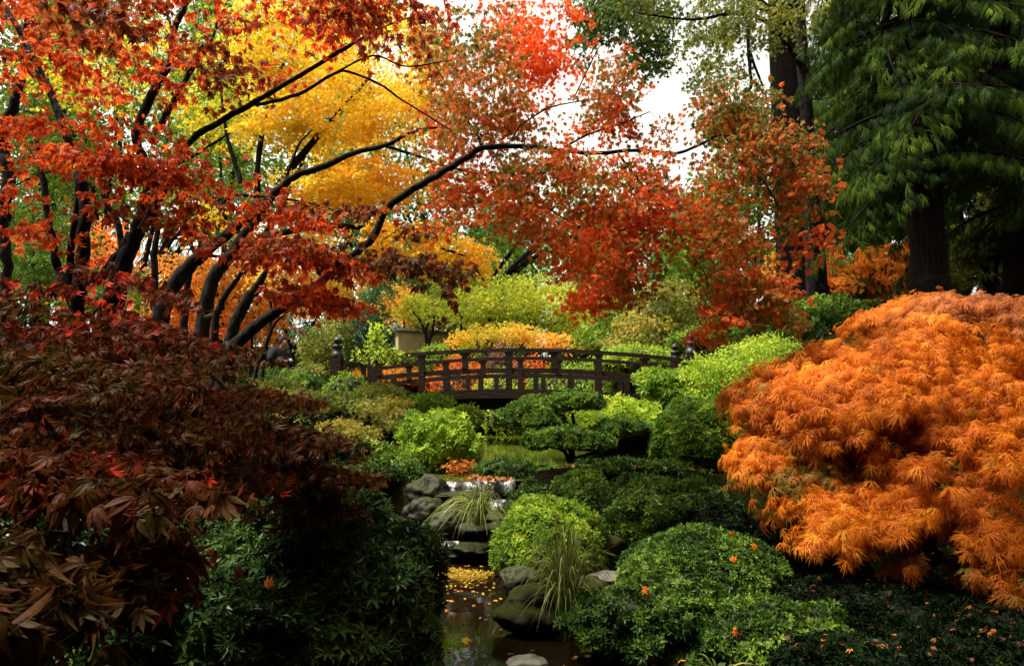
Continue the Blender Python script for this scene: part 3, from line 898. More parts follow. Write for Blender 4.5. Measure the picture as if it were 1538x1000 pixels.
auto('leafy_tree', 'dense green tree behind the middle of the red canopy', 690, 27, [(600, 300, 27, 110, 90, 2, 1, .4), (720, 330, 27, 110, 75, 2, 1, .35), (840, 345, 27, 100, 70, 2, 1, .45), (600, 190, 27, 80, 70, 2, .7, .5), (950, 360, 27, 90, 55, 2, .8, .4), (1060, 380, 27, 80, 70, 2, .8, .3), (1090, 300, 27, 70, 60, 2, .5, .5), (880, 270, 27, 60, 35, 2, .25, .8)],
     1400, 'maple0', 0.22, 'brightgreen', L=.55, Wd=.4, r0=.14, seed=82, gap=.1, **BG)
auto('leafy_tree', 'mid green tree right behind the weeping red curtain', 1120, 19, [(1100, 300, 19, 70, 60, 1.2, 1, .4), (1150, 380, 19, 60, 50, 1.2, .8, .35), (1040, 380, 19, 60, 50, 1.2, .8, .45), (1130, 200, 19, 45, 50, 1.1, .5, .35), (1070, 470, 19, 60, 40, 1.2, .6, .4)],
     900, 'maple0', 0.16, 'brightgreen', L=.35, Wd=.25, r0=.10, seed=83, gap=.15, **BG)
auto('leafy_tree', 'green hedge like tree low behind the left trunks', 60, 11, [(50, 350, 11, 90, 60, 1, 1, .3), (60, 420, 11, 90, 50, 1, 1, .25), (170, 440, 11, 60, 40, .8, .5, .4)],
     420, 'maple0', 0.10, 'brightgreen', L=.25, Wd=.2, r0=.05, seed=3, gap=.1, **BG)
auto('orange_maple', 'small orange maple glowing behind the leaning black trunks', 380, 17.3, [(300, 420, 17.3, 90, 50, 1.1, 1, .5), (390, 430, 17.3, 80, 55, 1.1, 1, .4), (350, 490, 17.3, 100, 40, 1.1, 1, .6), (250, 470, 17.3, 60, 40, 1, .7, .6)],
     800, 'maple0', 0.125, 'orange_far', L=.25, Wd=.2, r0=.06, seed=4, gap=.1, **BG)
auto('pink_orange_maple', 'low pink orange maple between the two left trunks', 150, 13, [(150, 380, 13, 45, 60, .9, 1, .85), (150, 450, 13, 60, 40, .9, 1, .8)],
     200, 'maple0', 0.10, 'orange_far', L=.2, Wd=.2, r0=.05, seed=5, gap=.1, **BG)
auto('yellow_maple', 'yellow orange maple behind the orange one at left centre', 440, 18, [(430, 370, 18, 90, 60, 1.4, 1, .5), (500, 440, 18, 70, 50, 1.2, 1, .5)],
     330, 'maple0', 0.13, 'amber', L=.3, Wd=.25, r0=.07, seed=6, gap=.15, **BG)
auto('lime_maple', 'broad lime green maple at centre beyond the bridge', 800, 24, [(780, 450, 24, 90, 38, 2.2, 1, .35), (850, 470, 24, 90, 45, 2.2, 1, .45), (720, 465, 24, 60, 30, 1.8, .7, .4), (910, 490, 24, 60, 40, 1.8, .7, .4)],
     1100, 'maple0', 0.16, 'limeyellow', L=.4, Wd=.2, r0=.10, seed=7, gap=.18, **BG)
auto('lime_maple', 'pale lime tree right of the tan wall', 690, 27, [(680, 475, 27, 65, 30, 1.8, 1, .4), (640, 462, 27, 50, 22, 1.5, .8, .45), (700, 440, 27, 60, 30, 1.5, .8, .3)],
     420, 'maple0', 0.18, 'limeyellow', L=.4, Wd=.2, r0=.08, seed=8, gap=.15, **BG)
auto('golden_maple', 'golden yellow tree above the left end of the tan wall', 606, 29, [(605, 460, 29, 38, 34, 1.5, 1, .6)],
     170, 'maple0', 0.18, 'amber', L=.35, Wd=.2, r0=.07, seed=9, gap=.1, **BG)
auto('amber_maple', 'low spreading amber orange maple just beyond the bridge', 762, 20, [(722, 504, 20, 44, 14, 1.1, 1, .1), (795, 506, 20, 52, 15, 1.2, 1, .45), (760, 496, 20, 40, 11, 1.0, .6, .2), (700, 512, 20, 22, 10, .6, .3, .4), (840, 515, 20, 35, 16, .8, .4, .6)],
     330, 'maple0', 0.11, 'amber', L=.3, Wd=.08, r0=.06, seed=10, gap=.4, **BG)
bt = dict(BG); bt.update(per=6, maxtw=40)
tree('bare_maple', 'nearly bare small tree forking in front of the tan wall', ground(641, 22),
     [(22, [(641, 545, 3.5), (641, 515, 3), (638, 498, 2.6), (630, 480, 2), (620, 468, 1.4)]), (22, [(641, 520, 3), (647, 505, 2.5), (651, 490, 2.2), (652, 474, 1.5)]),
      (22, [(639, 500, 2), (643, 485, 1.6), (645, 470, 1.0)]), (22, [(648, 505, 1.8), (662, 492, 1.2), (676, 483, .8)]), (22, [(641, 588, 4), (641, 560, 4), (641, 540, 3.5)])],
     [(650, 470, 22, 40, 14, .6, 1, .4)], 30, 6, 0.12, 'maple0', 'limeyellow', twr=.008, maxtw=20)
auto('olive_maple', 'yellow green maple behind the right half of the bridge', 1005, 17, [(1005, 450, 17, 50, 30, 1.2, 1, .45), (1040, 485, 17, 45, 30, 1.1, 1, .4), (975, 490, 17, 50, 28, 1.1, 1, .8), (960, 515, 17, 60, 18, 1, .8, .6)],
     560, 'maple0', 0.13, 'olive', L=.25, Wd=.15, r0=.06, seed=11, gap=.15, **BG)
auto('green_maple', 'leafy green tree between the two amber trees right of centre', 925, 19, [(925, 480, 19, 35, 28, 1, 1, .45), (905, 505, 19, 50, 20, 1, .8, .6)],
     300, 'maple0', 0.13, 'brightgreen', L=.25, Wd=.15, r0=.05, seed=12, gap=.1, **BG)
auto('orange_vine_maple', 'bright orange maple between the two great trunks', 1290, 15.5, [(1290, 400, 15.5, 85, 26, 1.2, 1, .35), (1330, 430, 15.5, 60, 22, 1, .7, .45), (1260, 435, 15.5, 50, 18, 1, .6, .4), (1350, 385, 15.5, 45, 18, 1, .5, .4), (1180, 410, 15.5, 45, 35, 1, .6, .2)],
     560, 'maple0', 0.14, 'orange_far', L=.25, Wd=.1, r0=.05, seed=13, gap=.25, **BG)
auto('olive_layered_maple', 'olive layered small tree at the right edge beside the thin trunks', 1500, 13, [(1490, 345, 13, 60, 16, .9, 1, .5), (1520, 385, 13, 60, 14, .9, 1, .5), (1460, 380, 13, 45, 14, .8, .7, .5), (1525, 290, 13, 50, 14, .8, .7, .5), (1430, 420, 13, 50, 14, .7, .5, .4)],
     420, 'maple0', 0.12, 'olive', L=.25, Wd=.08, r0=.06, seed=14, gap=.25, **BG)

# great trunks on the right
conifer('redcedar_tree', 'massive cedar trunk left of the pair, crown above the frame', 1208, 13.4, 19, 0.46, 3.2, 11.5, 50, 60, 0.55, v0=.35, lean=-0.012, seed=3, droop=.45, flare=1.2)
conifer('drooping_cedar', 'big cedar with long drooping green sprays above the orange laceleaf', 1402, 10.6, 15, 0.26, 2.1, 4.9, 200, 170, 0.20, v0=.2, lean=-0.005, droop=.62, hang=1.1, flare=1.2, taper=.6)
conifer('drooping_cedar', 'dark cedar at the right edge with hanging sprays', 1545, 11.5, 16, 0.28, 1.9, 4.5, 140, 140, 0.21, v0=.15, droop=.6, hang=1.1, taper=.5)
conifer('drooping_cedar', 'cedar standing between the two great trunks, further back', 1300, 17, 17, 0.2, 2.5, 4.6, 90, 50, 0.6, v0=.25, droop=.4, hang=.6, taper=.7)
for px, D, r_, lb in [(1326, 24, .13, 'thin dark trunk seen between the great trunks'), (1452, 19, .14, 'thin dark trunk right of the big cedar'), (1482, 24, .12, 'slimmest dark trunk near the right edge'), (1508, 16, .26, 'thick dark trunk near the right edge')]:
    conifer('slender_conifer', lb, px, D, 18, r_, 1.8, 7, 30, 24, 0.7, v0=.25, group='thin trunks in the distance at right')

# vine maple with yellow green leaves hanging in at the top
tree('vine_maple', 'yellow green maple hanging in from the top beside the cedar trunk', ground(1222, 12.2),
     [(12.2, [(1222, 470, 10), (1218, 330, 9.5), (1212, 200, 9), (1205, 90, 8), (1195, -40, 6)]), (12.0, [(1205, 100, 5, 12.2), (1160, 40, 4, 11), (1110, 20, 3, 10), (1040, 30, 2, 9.5), (960, 20, 1.5, 9.5)]),
      (10.3, [(1128, 22, 3.5), (1124, 60, 3), (1126, 100, 3), (1128, 130, 2.5), (1116, 142, 1.5)]), (10.3, [(1126, 78, 2.6), (1136, 105, 2.2), (1146, 130, 1.6)])],
     [(1120, 30, 10, 110, 50, .9, 1, .45), (1185, 5, 10, 50, 28, .8, .35, .6), (1050, 60, 10, 60, 40, .7, .3, .4), (960, 10, 9.5, 80, 30, .7, .5, .35), (1115, 170, 13, 45, 60, .7, .7, .15), (1070, 120, 12, 40, 30, .7, .3, .2), (1100, 85, 10.5, 60, 50, .7, .6, .4)],
     330, 12, 0.09, 'maple1', 'olive', gap=.3, gf=1.6, L=.2, Wd=.12, droop=.7, maxtw=120, seed=21)
tree('green_maple', 'dark green leaved maple at the top right of centre', ground(1200, 14.2),
     [(14.2, [(1200, 520, 8), (1198, 400, 7), (1200, 250, 6), (1190, 100, 5), (1160, 20, 4), (1100, -30, 3)]), (13.6, [(1165, 25, 3), (1060, -20, 2.5), (960, 10, 2), (880, 30, 1)])],
     [(900, 40, 13, 65, 60, 1, 1, .3), (970, 60, 13, 50, 50, 1, .9, .35), (950, 0, 13, 90, 30, 1, .8, .4), (1090, 190, 13, 40, 45, .8, .4, .4), (1230, 300, 14, 30, 90, .8, .0, .4)],
     330, 13, 0.13, 'maple0', 'green', gap=.15, L=.25, Wd=.15, droop=.7, maxtw=80, seed=22)

# ------------------------------------------------------------------ maples of the middle distance
tree('golden_maple', 'golden yellow maple glowing behind the red leaves', ground(312, 8.2),
     [(8.2, [(300, 520, 12), (308, 472, 11), (320, 420, 10), (345, 385, 9), (385, 330, 7), (440, 250, 6), (500, 180, 4), (560, 110, 2)]),
      (8.2, [(345, 385, 7), (420, 350, 5), (520, 340, 4), (620, 360, 3), (700, 385, 1.5)]), (8.2, [(385, 330, 5), (390, 220, 4), (410, 140, 3), (440, 60, 1.5)]),
      (8.2, [(362, 275, 4), (340, 200, 3), (330, 120, 1.5)])],
     [(500, 110, 8.2, 120, 60, 1, 1, .5), (560, 170, 8.2, 80, 45, .9, .9, .55), (450, 190, 8.2, 100, 38, .9, .9, .5), (560, 270, 8.2, 75, 38, .8, .8, .75), (490, 285, 8.2, 70, 30, .8, .5, .7), (620, 370, 8.2, 80, 42, .9, .9, .6), (705, 392, 8.4, 42, 28, .6, .35, .55),
      (400, 90, 8.2, 80, 50, .9, .6, .35), (330, 170, 8.4, 80, 55, .8, .5, .15), (230, 90, 8.6, 90, 60, .8, .4, .3), (110, 120, 8.6, 80, 60, .8, .3, .2), (640, 150, 8.4, 60, 60, .8, .4, .35), (430, 30, 8.2, 90, 40, .9, .5, .4), (620, 60, 8.2, 60, 50, .8, .4, .4)],
     1900, 14, 0.066, 'maple1', 'yellow_maple', gap=.36, gf=2.4, L=.18, Wd=.07, seed=31, maxtw=260)
# thin background stems of maples behind the left trunks
for k, (pts, lb) in enumerate([
    ([(237, 500, 6), (234, 464, 5.5), (232, 384, 5), (236, 340, 4), (228, 290, 3)], 'upright thin black stem left of the leaning trunks'),
    ([(276, 500, 6), (280, 450, 5), (284, 410, 4.5), (300, 370, 3.5), (310, 330, 2)], 'short straight black stem between the leaning trunks'),
    ([(322, 500, 6), (330, 460, 5), (352, 425, 4), (372, 400, 3), (392, 385, 2)], 'slim curving stem leaning right behind the trunks'),
    ([(344, 530, 9), (352, 490, 8.5), (372, 450, 8), (386, 432, 7), (402, 404, 4), (430, 380, 2)], 'thick leaning black stem left of the red branch'),
    ([(384, 560, 3), (396, 530, 3), (410, 490, 2.4), (430, 470, 1.6), (445, 462, 1)], 'thin twin stem left of the person in black'),
    ([(394, 560, 2.6), (402, 510, 2.2), (408, 470, 2), (402, 440, 1.4), (392, 410, 1)], 'slender wavy stem just left of the person in black'),
    ([(10, 560, 9), (8, 480, 8), (10, 400, 7), (6, 340, 8), (12, 260, 9), (4, 210, 8), (24, 150, 7), (34, 100, 5), (40, 20, 4)], 'crooked black trunk at the far left edge')]):
    D = 9.0 + 0.3 * k if k < 6 else 5.0
    x = pts[0]
    e = pts[-1]
    tree('background_maple', lb, ground(x[0], D), [(D, [(x[0] - 2, 640, x[2] * 1.2)] + pts)], [(e[0], e[1], D, 30, 24, .4, 1, .5)], 16, 8, 0.085, 'maple1', ['lime', 'yellow_maple', 'orange_far', 'mixed_maple', 'orange_far', 'yellow_maple', 'red_maple'][k],
         gap=0, maxtw=12, group='thin black stems behind the leaning trunks' if k < 6 else None, wob=.006)

# red-orange maple behind: its trunk rises from left and arches over the centre
tree('arching_red_maple', 'red orange maple with thick black trunk arching right over the pond', ground(240, 5.9),
     [(5.9, [(236, 640, 20), (240, 500, 16), (248, 458, 15), (276, 408, 13), (312, 376, 11), (360, 336, 9), (400, 302, 8), (424, 280, 7), (444, 264, 6.5), (480, 252, 6), (532, 230, 5), (580, 218, 4.4), (616, 200, 3.5), (650, 192, 2.5), (686, 196, 1.2)]),
      (5.9, [(580, 220, 3.4), (632, 236, 3), (676, 252, 2.6), (724, 262, 2.4), (756, 272, 2.2), (804, 298, 2), (840, 324, 1.8), (868, 340, 1.5), (892, 362, 1)]),
      (5.9, [(424, 282, 3), (440, 240, 2.6), (450, 215, 2.2), (470, 195, 1.4)]), (5.6, [(336, 304, 3.4), (352, 293, 3), (400, 296, 2.6), (460, 304, 2), (520, 322, 1.3), (570, 340, .8)])],
     [(670, 200, 5.9, 60, 50, .6, .4, .45), (710, 290, 5.9, 90, 55, .7, .9, .5), (660, 270, 5.9, 40, 35, .6, .25, .6), (760, 200, 5.9, 80, 60, .7, .7, .35), (790, 330, 5.8, 70, 60, .6, .7, .5), (870, 380, 5.8, 60, 55, .6, .7, .6), (690, 350, 5.9, 60, 28, .5, .35, .6),
      (800, 60, 6.2, 90, 60, .7, 1.2, .85), (820, 110, 6.2, 80, 35, .6, .6, .85), (700, 110, 5.7, 70, 70, .6, .55, .15), (760, 150, 5.7, 70, 50, .6, .4, .25), (660, 60, 5.9, 60, 60, .6, .4, .35)],
     900, 9, 0.066, 'maple1', 'mixed_maple', gap=.32, gf=2.2, L=.14, Wd=.06, lw=.82, seed=41, maxtw=330, twr=.0045)
# the long branch that crosses the picture and its weeping curtain
tree('weeping_red_maple', 'leaning maple whose long black branch carries a weeping red curtain', ground(345, 5.0),
     [(5.0, [(330, 640, 17), (345, 535, 13), (362, 510, 11), (400, 480, 9.5), (432, 456, 9), (480, 424, 8), (520, 392, 7.5), (560, 356, 7), (578, 318, 6.5), (604, 294, 6.5), (648, 268, 6), (676, 252, 6), (704, 236, 5.6), (724, 223, 5.2), (780, 220, 4.6), (840, 226, 4), (900, 230, 3.6), (960, 226, 3.2), (1015, 230, 3), (1050, 218, 2.6), (1078, 204, 2.3), (1092, 210, 1.8), (1106, 236, 1.6), (1142, 268, 1.4), (1158, 290, 1.2), (1170, 314, .8)]),
      (5.0, [(928, 231, 2.4), (960, 272, 2), (984, 298, 1.7), (1004, 328, 1.5), (1020, 352, 1.3), (1036, 380, 1.2), (1057, 408, 1), (1065, 432, .7)]),
      (5.0, [(724, 223, 2.8), (718, 205, 2.2), (702, 180, 1.8), (690, 150, 1.4), (660, 110, 1.2), (640, 70, .8)]), (5.0, [(848, 221, 2.2), (884, 202, 1.8), (932, 186, 1.4), (976, 168, .8)]),
      (5.0, [(780, 190, 1.6), (820, 164, 1.5), (860, 154, 1.2), (908, 148, .8)]), (5.0, [(764, 216, 1.4), (780, 190, 1.4)]), (5.0, [(860, 152, 1), (880, 110, 1.4), (900, 70, 1)]),
      (5.0, [(1086, 206, 1.6), (1120, 200, 1.4), (1160, 215, 1.2), (1200, 260, 1), (1225, 330, .7)])],
     [(1100, 165, 5.0, 60, 42, .45, .9, .15), (1160, 230, 5.0, 60, 50, .45, 1, .2), (1205, 300, 5.0, 40, 65, .45, .75, .25), (1222, 370, 5.0, 30, 30, .4, .22, .5), (1080, 260, 5.0, 70, 55, .5, .9, .3), (1020, 300, 5.0, 60, 60, .5, .8, .45), (1090, 350, 5.0, 75, 70, .5, 1.1, .35), (1120, 440, 5.0, 70, 50, .5, .9, .4), (1080, 485, 5.0, 40, 30, .4, .4, .7), (1165, 460, 4.9, 30, 50, .35, .3, .35),
      (960, 330, 5.0, 65, 60, .5, .9, .5), (930, 410, 5.0, 65, 50, .5, .9, .5), (900, 300, 5.0, 65, 45, .5, .7, .4), (850, 260, 5.0, 70, 35, .5, .6, .45), (960, 260, 5.0, 60, 30, .5, .5, .45), (930, 130, 5.2, 60, 60, .5, .6, .3), (900, 180, 5.2, 80, 40, .5, .5, .35), (780, 260, 5.0, 70, 35, .5, .5, .4), (990, 190, 5.0, 40, 30, .4, .12, .5), (740, 60, 4.8, 60, 60, .5, .5, .2), (690, 160, 4.8, 60, 60, .5, .5, .2), (880, 455, 5.2, 50, 20, .4, .35, .7)],
     1500, 10, 0.056, 'maple1', 'mixed_maple', gap=.24, gf=2.6, L=.11, Wd=.055, lw=.86, droop=.75, seed=42, vj=.4, vf=2.4, maxtw=480, twr=.0035)

# near maple with the many black stems
tree('black_stemmed_maple', 'near multi stemmed maple with black trunks and vivid red leaves at left', ground(112, 3.9),
     [(3.9, [(104, 700, 17), (106, 600, 14), (112, 500, 14), (118, 440, 14), (125, 380, 12), (128, 310, 11), (122, 270, 9), (108, 236, 8), (96, 192, 8), (72, 132, 7), (28, 44, 6), (0, 0, 5)]),
      (3.9, [(112, 470, 9), (100, 430, 8), (86, 400, 7.5), (74, 340, 7), (66, 280, 6.5), (60, 240, 5.5), (52, 190, 3)]),
      (3.9, [(108, 440, 8), (106, 380, 7), (114, 320, 6), (116, 290, 5), (112, 240, 3)]),
      (3.9, [(150, 560, 18), (160, 480, 18), (172, 432, 17), (190, 385, 16), (208, 340, 13), (222, 290, 10), (216, 240, 9), (204, 205, 9), (224, 150, 8.5), (242, 118, 8), (256, 90, 6.5), (262, 45, 6), (282, 0, 6), (290, -30, 5)]),
      (3.9, [(120, 432, 10), (150, 418, 9), (178, 382, 9), (200, 350, 9)]), (3.9, [(178, 470, 8), (186, 420, 7), (178, 340, 6), (158, 300, 5), (150, 260, 3)]),
      (3.9, [(242, 188, 7), (262, 150, 6), (288, 104, 5), (316, 64, 3.5), (330, 20, 2)]),
      (3.8, [(215, 345, 10), (238, 300, 8), (262, 250, 7), (288, 210, 6.5), (328, 184, 6.5), (384, 152, 5.5), (440, 120, 4.6), (500, 84, 4), (540, 60, 3), (590, 35, 2), (640, 20, 1.2)]),
      (3.8, [(384, 158, 3.6), (448, 142, 3.4), (500, 112, 3), (524, 108, 2.5), (572, 128, 2.2), (600, 148, 2), (652, 180, 1.5), (680, 198, .9)]),
      (3.8, [(240, 262, 3), (288, 236, 2.6), (320, 216, 2.4), (345, 200, 1.6)]), (3.7, [(500, 112, 2), (560, 84, 2), (610, 100, 1.5), (680, 90, 1)]),
      (3.9, [(110, 250, 2.4), (60, 262, 2), (20, 280, 1.5)])],
     [((-1.6, 1.9, 4.1), (2.0, 1.7, .4), 0, 0, 0, 0, 2.2, .5), ((-2.6, .3, 3.6), (2.0, 1.5, .5), 0, 0, 0, 0, 1.6, .5), ((.2, .7, 4.2), (1.6, 1.3, .35), 0, 0, 0, 0, 1.1, .5), (185, 25, 2.3, 60, 30, .2, .25, 0),  # world-space masses: unseen crown added overhead to shade the foreground
      (60, 60, 3.6, 110, 60, .45, 1, .55), (180, 90, 3.6, 90, 60, .45, .8, .6), (60, 200, 3.6, 90, 50, .4, .7, .6), (170, 240, 3.4, 110, 50, .4, 1, .5), (300, 290, 3.5, 110, 50, .4, .9, .55), (330, 90, 3.7, 90, 70, .4, .6, .45), (430, 40, 3.7, 90, 36, .4, .5, .6), (530, 30, 3.7, 80, 34, .4, .45, .5), (610, 40, 3.6, 60, 50, .4, .45, .25),
      (40, 330, 3.5, 70, 50, .4, .35, .55), (410, 360, 3.5, 90, 50, .4, .8, .6), (480, 400, 3.5, 75, 50, .4, .7, .6), (560, 380, 3.4, 80, 45, .4, .55, .2), (620, 400, 3.4, 60, 38, .35, .45, .1), (478, 436, 3.6, 44, 24, .3, .3, .6), (680, 430, 3.4, 28, 22, .2, .12, .0), (640, 450, 3.3, 16, 16, .12, .06, .0), (560, 330, 3.4, 80, 30, .4, .4, .25), (200, 20, 3.3, 180, 40, .5, .7, .5), (560, 10, 3.4, 120, 30, .5, .6, .45), (505, 462, 3.6, 26, 18, .2, .12, .5)],
     1400, 5, 0.062, 'maple2', 'red_maple', gap=.36, gf=2.8, L=.13, Wd=.06, seed=43, maxtw=850, twr=.0038, lw=.78, tier=.2, tslope=.1, flat=.25, face=0.35, jn=.6)

# dark foreground maple
tree('maroon_maple', 'dark maroon brown maple sweeping down across the lower left foreground', ground(100, 2.7),
     [(2.7, [(96, 900, 17), (104, 700, 14), (104, 620, 12), (112, 560, 10), (130, 510, 8), (200, 500, 6), (290, 540, 4), (380, 620, 3), (450, 680, 2)]), (2.7, [(104, 610, 8), (80, 560, 7), (40, 520, 5), (0, 500, 3)]),
      (2.4, [(112, 580, 6, 2.7), (180, 590, 5, 2.4), (260, 650, 4, 2.3), (330, 720, 2.5, 2.4)]), (2.0, [(104, 600, 6, 2.7), (110, 620, 5, 2.0), (90, 700, 4, 1.6), (100, 800, 3, 1.2)])],
     [(150, 450, 2.6, 170, 40, .3, .25, .6), (60, 510, 2.2, 110, 55, .3, .7, .35), (190, 510, 2.4, 110, 50, .3, .7, .45), (300, 550, 2.7, 100, 55, .35, .8, .4), (120, 590, 1.9, 140, 60, .3, 1, .3), (270, 610, 2.2, 110, 70, .3, 1, .4), (390, 640, 2.8, 80, 65, .3, .9, .5), (450, 700, 3.0, 70, 50, .3, .8, .35), (505, 740, 3.1, 45, 32, .25, .4, .3), (60, 680, 1.6, 110, 60, .25, .8, .35), (210, 700, 1.9, 110, 55, .25, .9, .3), (340, 720, 2.4, 100, 45, .3, .8, .35),
      (40, 790, 1.35, 80, 60, .2, .5, .3), (140, 810, 1.3, 60, 35, .15, .2, .2), (230, 790, 1.45, 60, 32, .15, .2, .3), (50, 900, 1.15, 70, 60, .15, .3, .1), (150, 930, 1.1, 30, 25, .08, .05, .05)],
     1500, 7, 0.050, 'maple3', 'maroon_maple', gap=.42, gf=4, L=.10, Wd=.05, flat=.2, droop=.9, tier=.15, tslope=.35, seed=44, maxtw=600, twr=.004, vj=.3)

# ------------------------------------------------------------------ laceleaf maples at right
def laceleaf(name, label, px, D, lumps, n, size, mat, per=5, seed=0, r0=.05, holes=.08):
    b = ground(px, D)
    root = empty(name, b, label, 'maple tree')
    G = Geo(); nodes = []
    cc = []
    for e in lumps:
        c, r = ell_world(e); cc.append((c, r))
        top = b + np.array([0, 0, 0.6 * (c[2] - b[2])])
        p_, _ = G.tube([b - [0, 0, .1], b + (top - b) * .6 + rng.normal(0, .04, 3), (top + c) / 2 + [0, 0, .1], c + [0, 0, r[2] * .3]], [r0, r0 * .8, r0 * .5, r0 * .25], k=7, sub=4, wob=.003)
        nodes += list(p_[8:])
    Pn = []; On = []; Vn = []
    W_ = np.array([e[6] for e in lumps], float); W_ /= W_.sum()
    for (c, r), e, wt in zip(cc, lumps, W_):
        m_ = int(n * wt); u = rdir(m_); u[:, 2] = np.where(u[:, 2] < -0.15, np.abs(u[:, 2]), u[:, 2])
        rad = 1 - rng.uniform(0, 1, m_) ** 2 * 0.4
        P = c + u * r * rad[:, None]
        P = P + u * (0.07 * nz(P, 4.5, seed))[:, None]
        Pn.append(P); On.append(unit(u / r)); Vn.append(np.full(m_, e[7]))
    P = np.vstack(Pn); O = np.vstack(On); V0 = np.concatenate(Vn)
    if holes:
        q = nz(P, 3.0, seed + 9); k = q > np.quantile(q, holes); P, O, V0 = P[k], O[k], V0[k]
    sel = rng.permutation(len(P))[:300]
    grow_twigs(G, nodes, P[sel], r0=.005)
    G.build('trunk', M['bark'], root, smooth=True)
    idx = np.repeat(np.arange(len(P)), per); m_ = len(idx)
    o = O[idx].copy(); o[:, 2] = np.minimum(o[:, 2], 0.15) - 0.1; o = unit(o)
    t = rng.uniform(-.1, 1, m_)
    pos = P[idx] + o * (t * .13)[:, None] + np.array([0, 0, -1]) * (t * t * .07)[:, None] + rng.normal(0, .018, (m_, 3))
    yd = unit(o * 0.8 + rng.normal(0, .42, (m_, 3)) + [0, 0, -1.1]); nd = O[idx] * .8 + np.array([0, 0, .7]) + rng.normal(0, .35, (m_, 3))
    v = V0[idx] + .4 * nz(P, 2.5, seed + 4)[idx] + rng.normal(0, .13, m_)
    Lf = Geo(); scatter(Lf, 'lace', pos, yd, nd, size * rng.uniform(.7, 1.2, m_), np.clip(v + rng.normal(0, .08, m_), .01, .99))
    Lf.build('crown', M[mat], root)
    return root


laceleaf('laceleaf_maple', 'huge orange laceleaf maple mounded over the right bank', 1360, 4.7,
         [(1340, 650, 4.75, 215, 150, .62, 2.6, .5), (1185, 620, 4.8, 85, 75, .45, 1, .55), (1148, 690, 4.7, 50, 48, .3, .5, .6), (1262, 584, 5.0, 104, 56, .5, 1, .5), (1300, 630, 4.6, 130, 90, .55, 1.4, .5), (1400, 560, 4.9, 120, 80, .6, 1.2, .55), (1480, 640, 4.5, 110, 100, .5, 1.3, .55), (1420, 700, 4.3, 110, 70, .5, 1.1, .6),
          (1200, 710, 4.6, 65, 45, .3, .6, .25), (1270, 760, 4.3, 85, 38, .3, .7, .7), (1370, 790, 4.15, 90, 55, .35, .9, .7), (1470, 800, 4.1, 90, 60, .4, .9, .6), (1240, 800, 4.2, 40, 22, .2, .2, .7), (1420, 855, 4.0, 55, 40, .25, .35, .4), (1475, 890, 3.85, 50, 50, .25, .4, .3), (1490, 945, 3.8, 34, 36, .18, .15, .1)],
         6200, 0.100, 'lace_orange', seed=51, holes=.2)
laceleaf('laceleaf_maple', 'duller rust pink laceleaf maple behind the orange one at the right edge', 1500, 6.3,
         [(1500, 490, 6.3, 80, 50, .6, 1, .5), (1420, 480, 6.4, 60, 35, .5, .6, .7), (1560, 560, 6.2, 70, 80, .6, .8, .4)], 900, 0.11, 'lace_rust', seed=52)
laceleaf('laceleaf_maple', 'small orange laceleaf peeking over the left shoulder of the large one', 1340, 7.0,
         [(1330, 484, 7.0, 36, 20, .5, 1, .5), (1380, 464, 7.2, 36, 20, .5, .6, .5)], 330, 0.11, 'lace_orange', seed=53)

# ------------------------------------------------------------------ shrubs, from the far bank to the front
dome('clipped_shrub', 'small orange red mound seen through the left railing', 690, 538, 17.5, 130, 900, 'spray', .12, 'orange_far', v0=.85, group='low mounds beyond the bridge')
dome('clipped_shrub', 'yellow orange low mound behind the left end of the railing', 590, 552, 17.5, 110, 700, 'spray', .12, 'orange_far', v0=.35, group='low mounds beyond the bridge')
dome('clipped_shrub', 'orange mound behind the centre of the railing', 790, 536, 19.5, 80, 500, 'spray', .12, 'orange_far', v0=.9, group='low mounds beyond the bridge')
dome('clipped_shrub', 'pinkish brown rounded shrub behind the top rail', 752, 520, 18.5, 62, 700, 'spray', .10, 'pinkbrown', v0=.5, group='low mounds beyond the bridge')
dome('clipped_shrub', 'bright green mound behind the rail at the centre', 745, 560, 16.5, 90, 700, 'spray', .11, 'lime', v0=.6, group='low mounds beyond the bridge')
dome('clipped_shrub', 'green clipped shrub below the tan wall', 652, 518, 20.5, 60, 500, 'spray', .13, 'lime', v0=.3, group='low mounds beyond the bridge')
dome('clipped_shrub', 'bright green clipped shrub in front of the wall corner', 700, 520, 20.0, 44, 400, 'spray', .13, 'lime', v0=.5, group='low mounds beyond the bridge')
dome('clipped_shrub', 'wide green shrub behind the right half of the railing', 860, 545, 16.5, 150, 1300, 'spray', .12, 'lime', v0=.35, group='low mounds beyond the bridge')
dome('clipped_shrub', 'yellow green shrub behind the right end of the top rail', 955, 520, 15.8, 130, 1400, 'spray', .11, 'lime', v0=.5, group='low mounds beyond the bridge')
dome('clipped_shrub', 'leafy green mound just right of the bridge finials', 1070, 505, 15, 120, 1200, 'spray', .11, 'brightgreen', v0=.5, group='low mounds beyond the bridge')
dome('clipped_shrub', 'leafy green hedge mound behind the far left of the railing', 605, 530, 19, 70, 600, 'spray', .12, 'brightgreen', v0=.5, group='low mounds beyond the bridge')
auto('dark_evergreen', 'dark green conical evergreen behind the left end of the bridge', 548, 15, [(548, 490, 15, 40, 48, .7, 1, .3), (570, 430, 15, 28, 50, .6, .8, .5), (530, 520, 15, 32, 30, .6, .5, .2)], 800, 'tuft', .13, 'pinegreen', gap=0, r0=.06, seed=61, cat='conifer tree', maxtw=60)
auto('leafy_shrub', 'yellow green shrub beside the person in black', 485, 13.5, [(482, 525, 13.5, 32, 38, .6, 1, .45), (480, 562, 13.3, 36, 24, .6, .7, .4), (505, 500, 14.5, 30, 30, .6, .3, .5)], 1300, 'spray', .13, 'olive', gap=.05, seed=62, r0=.03)
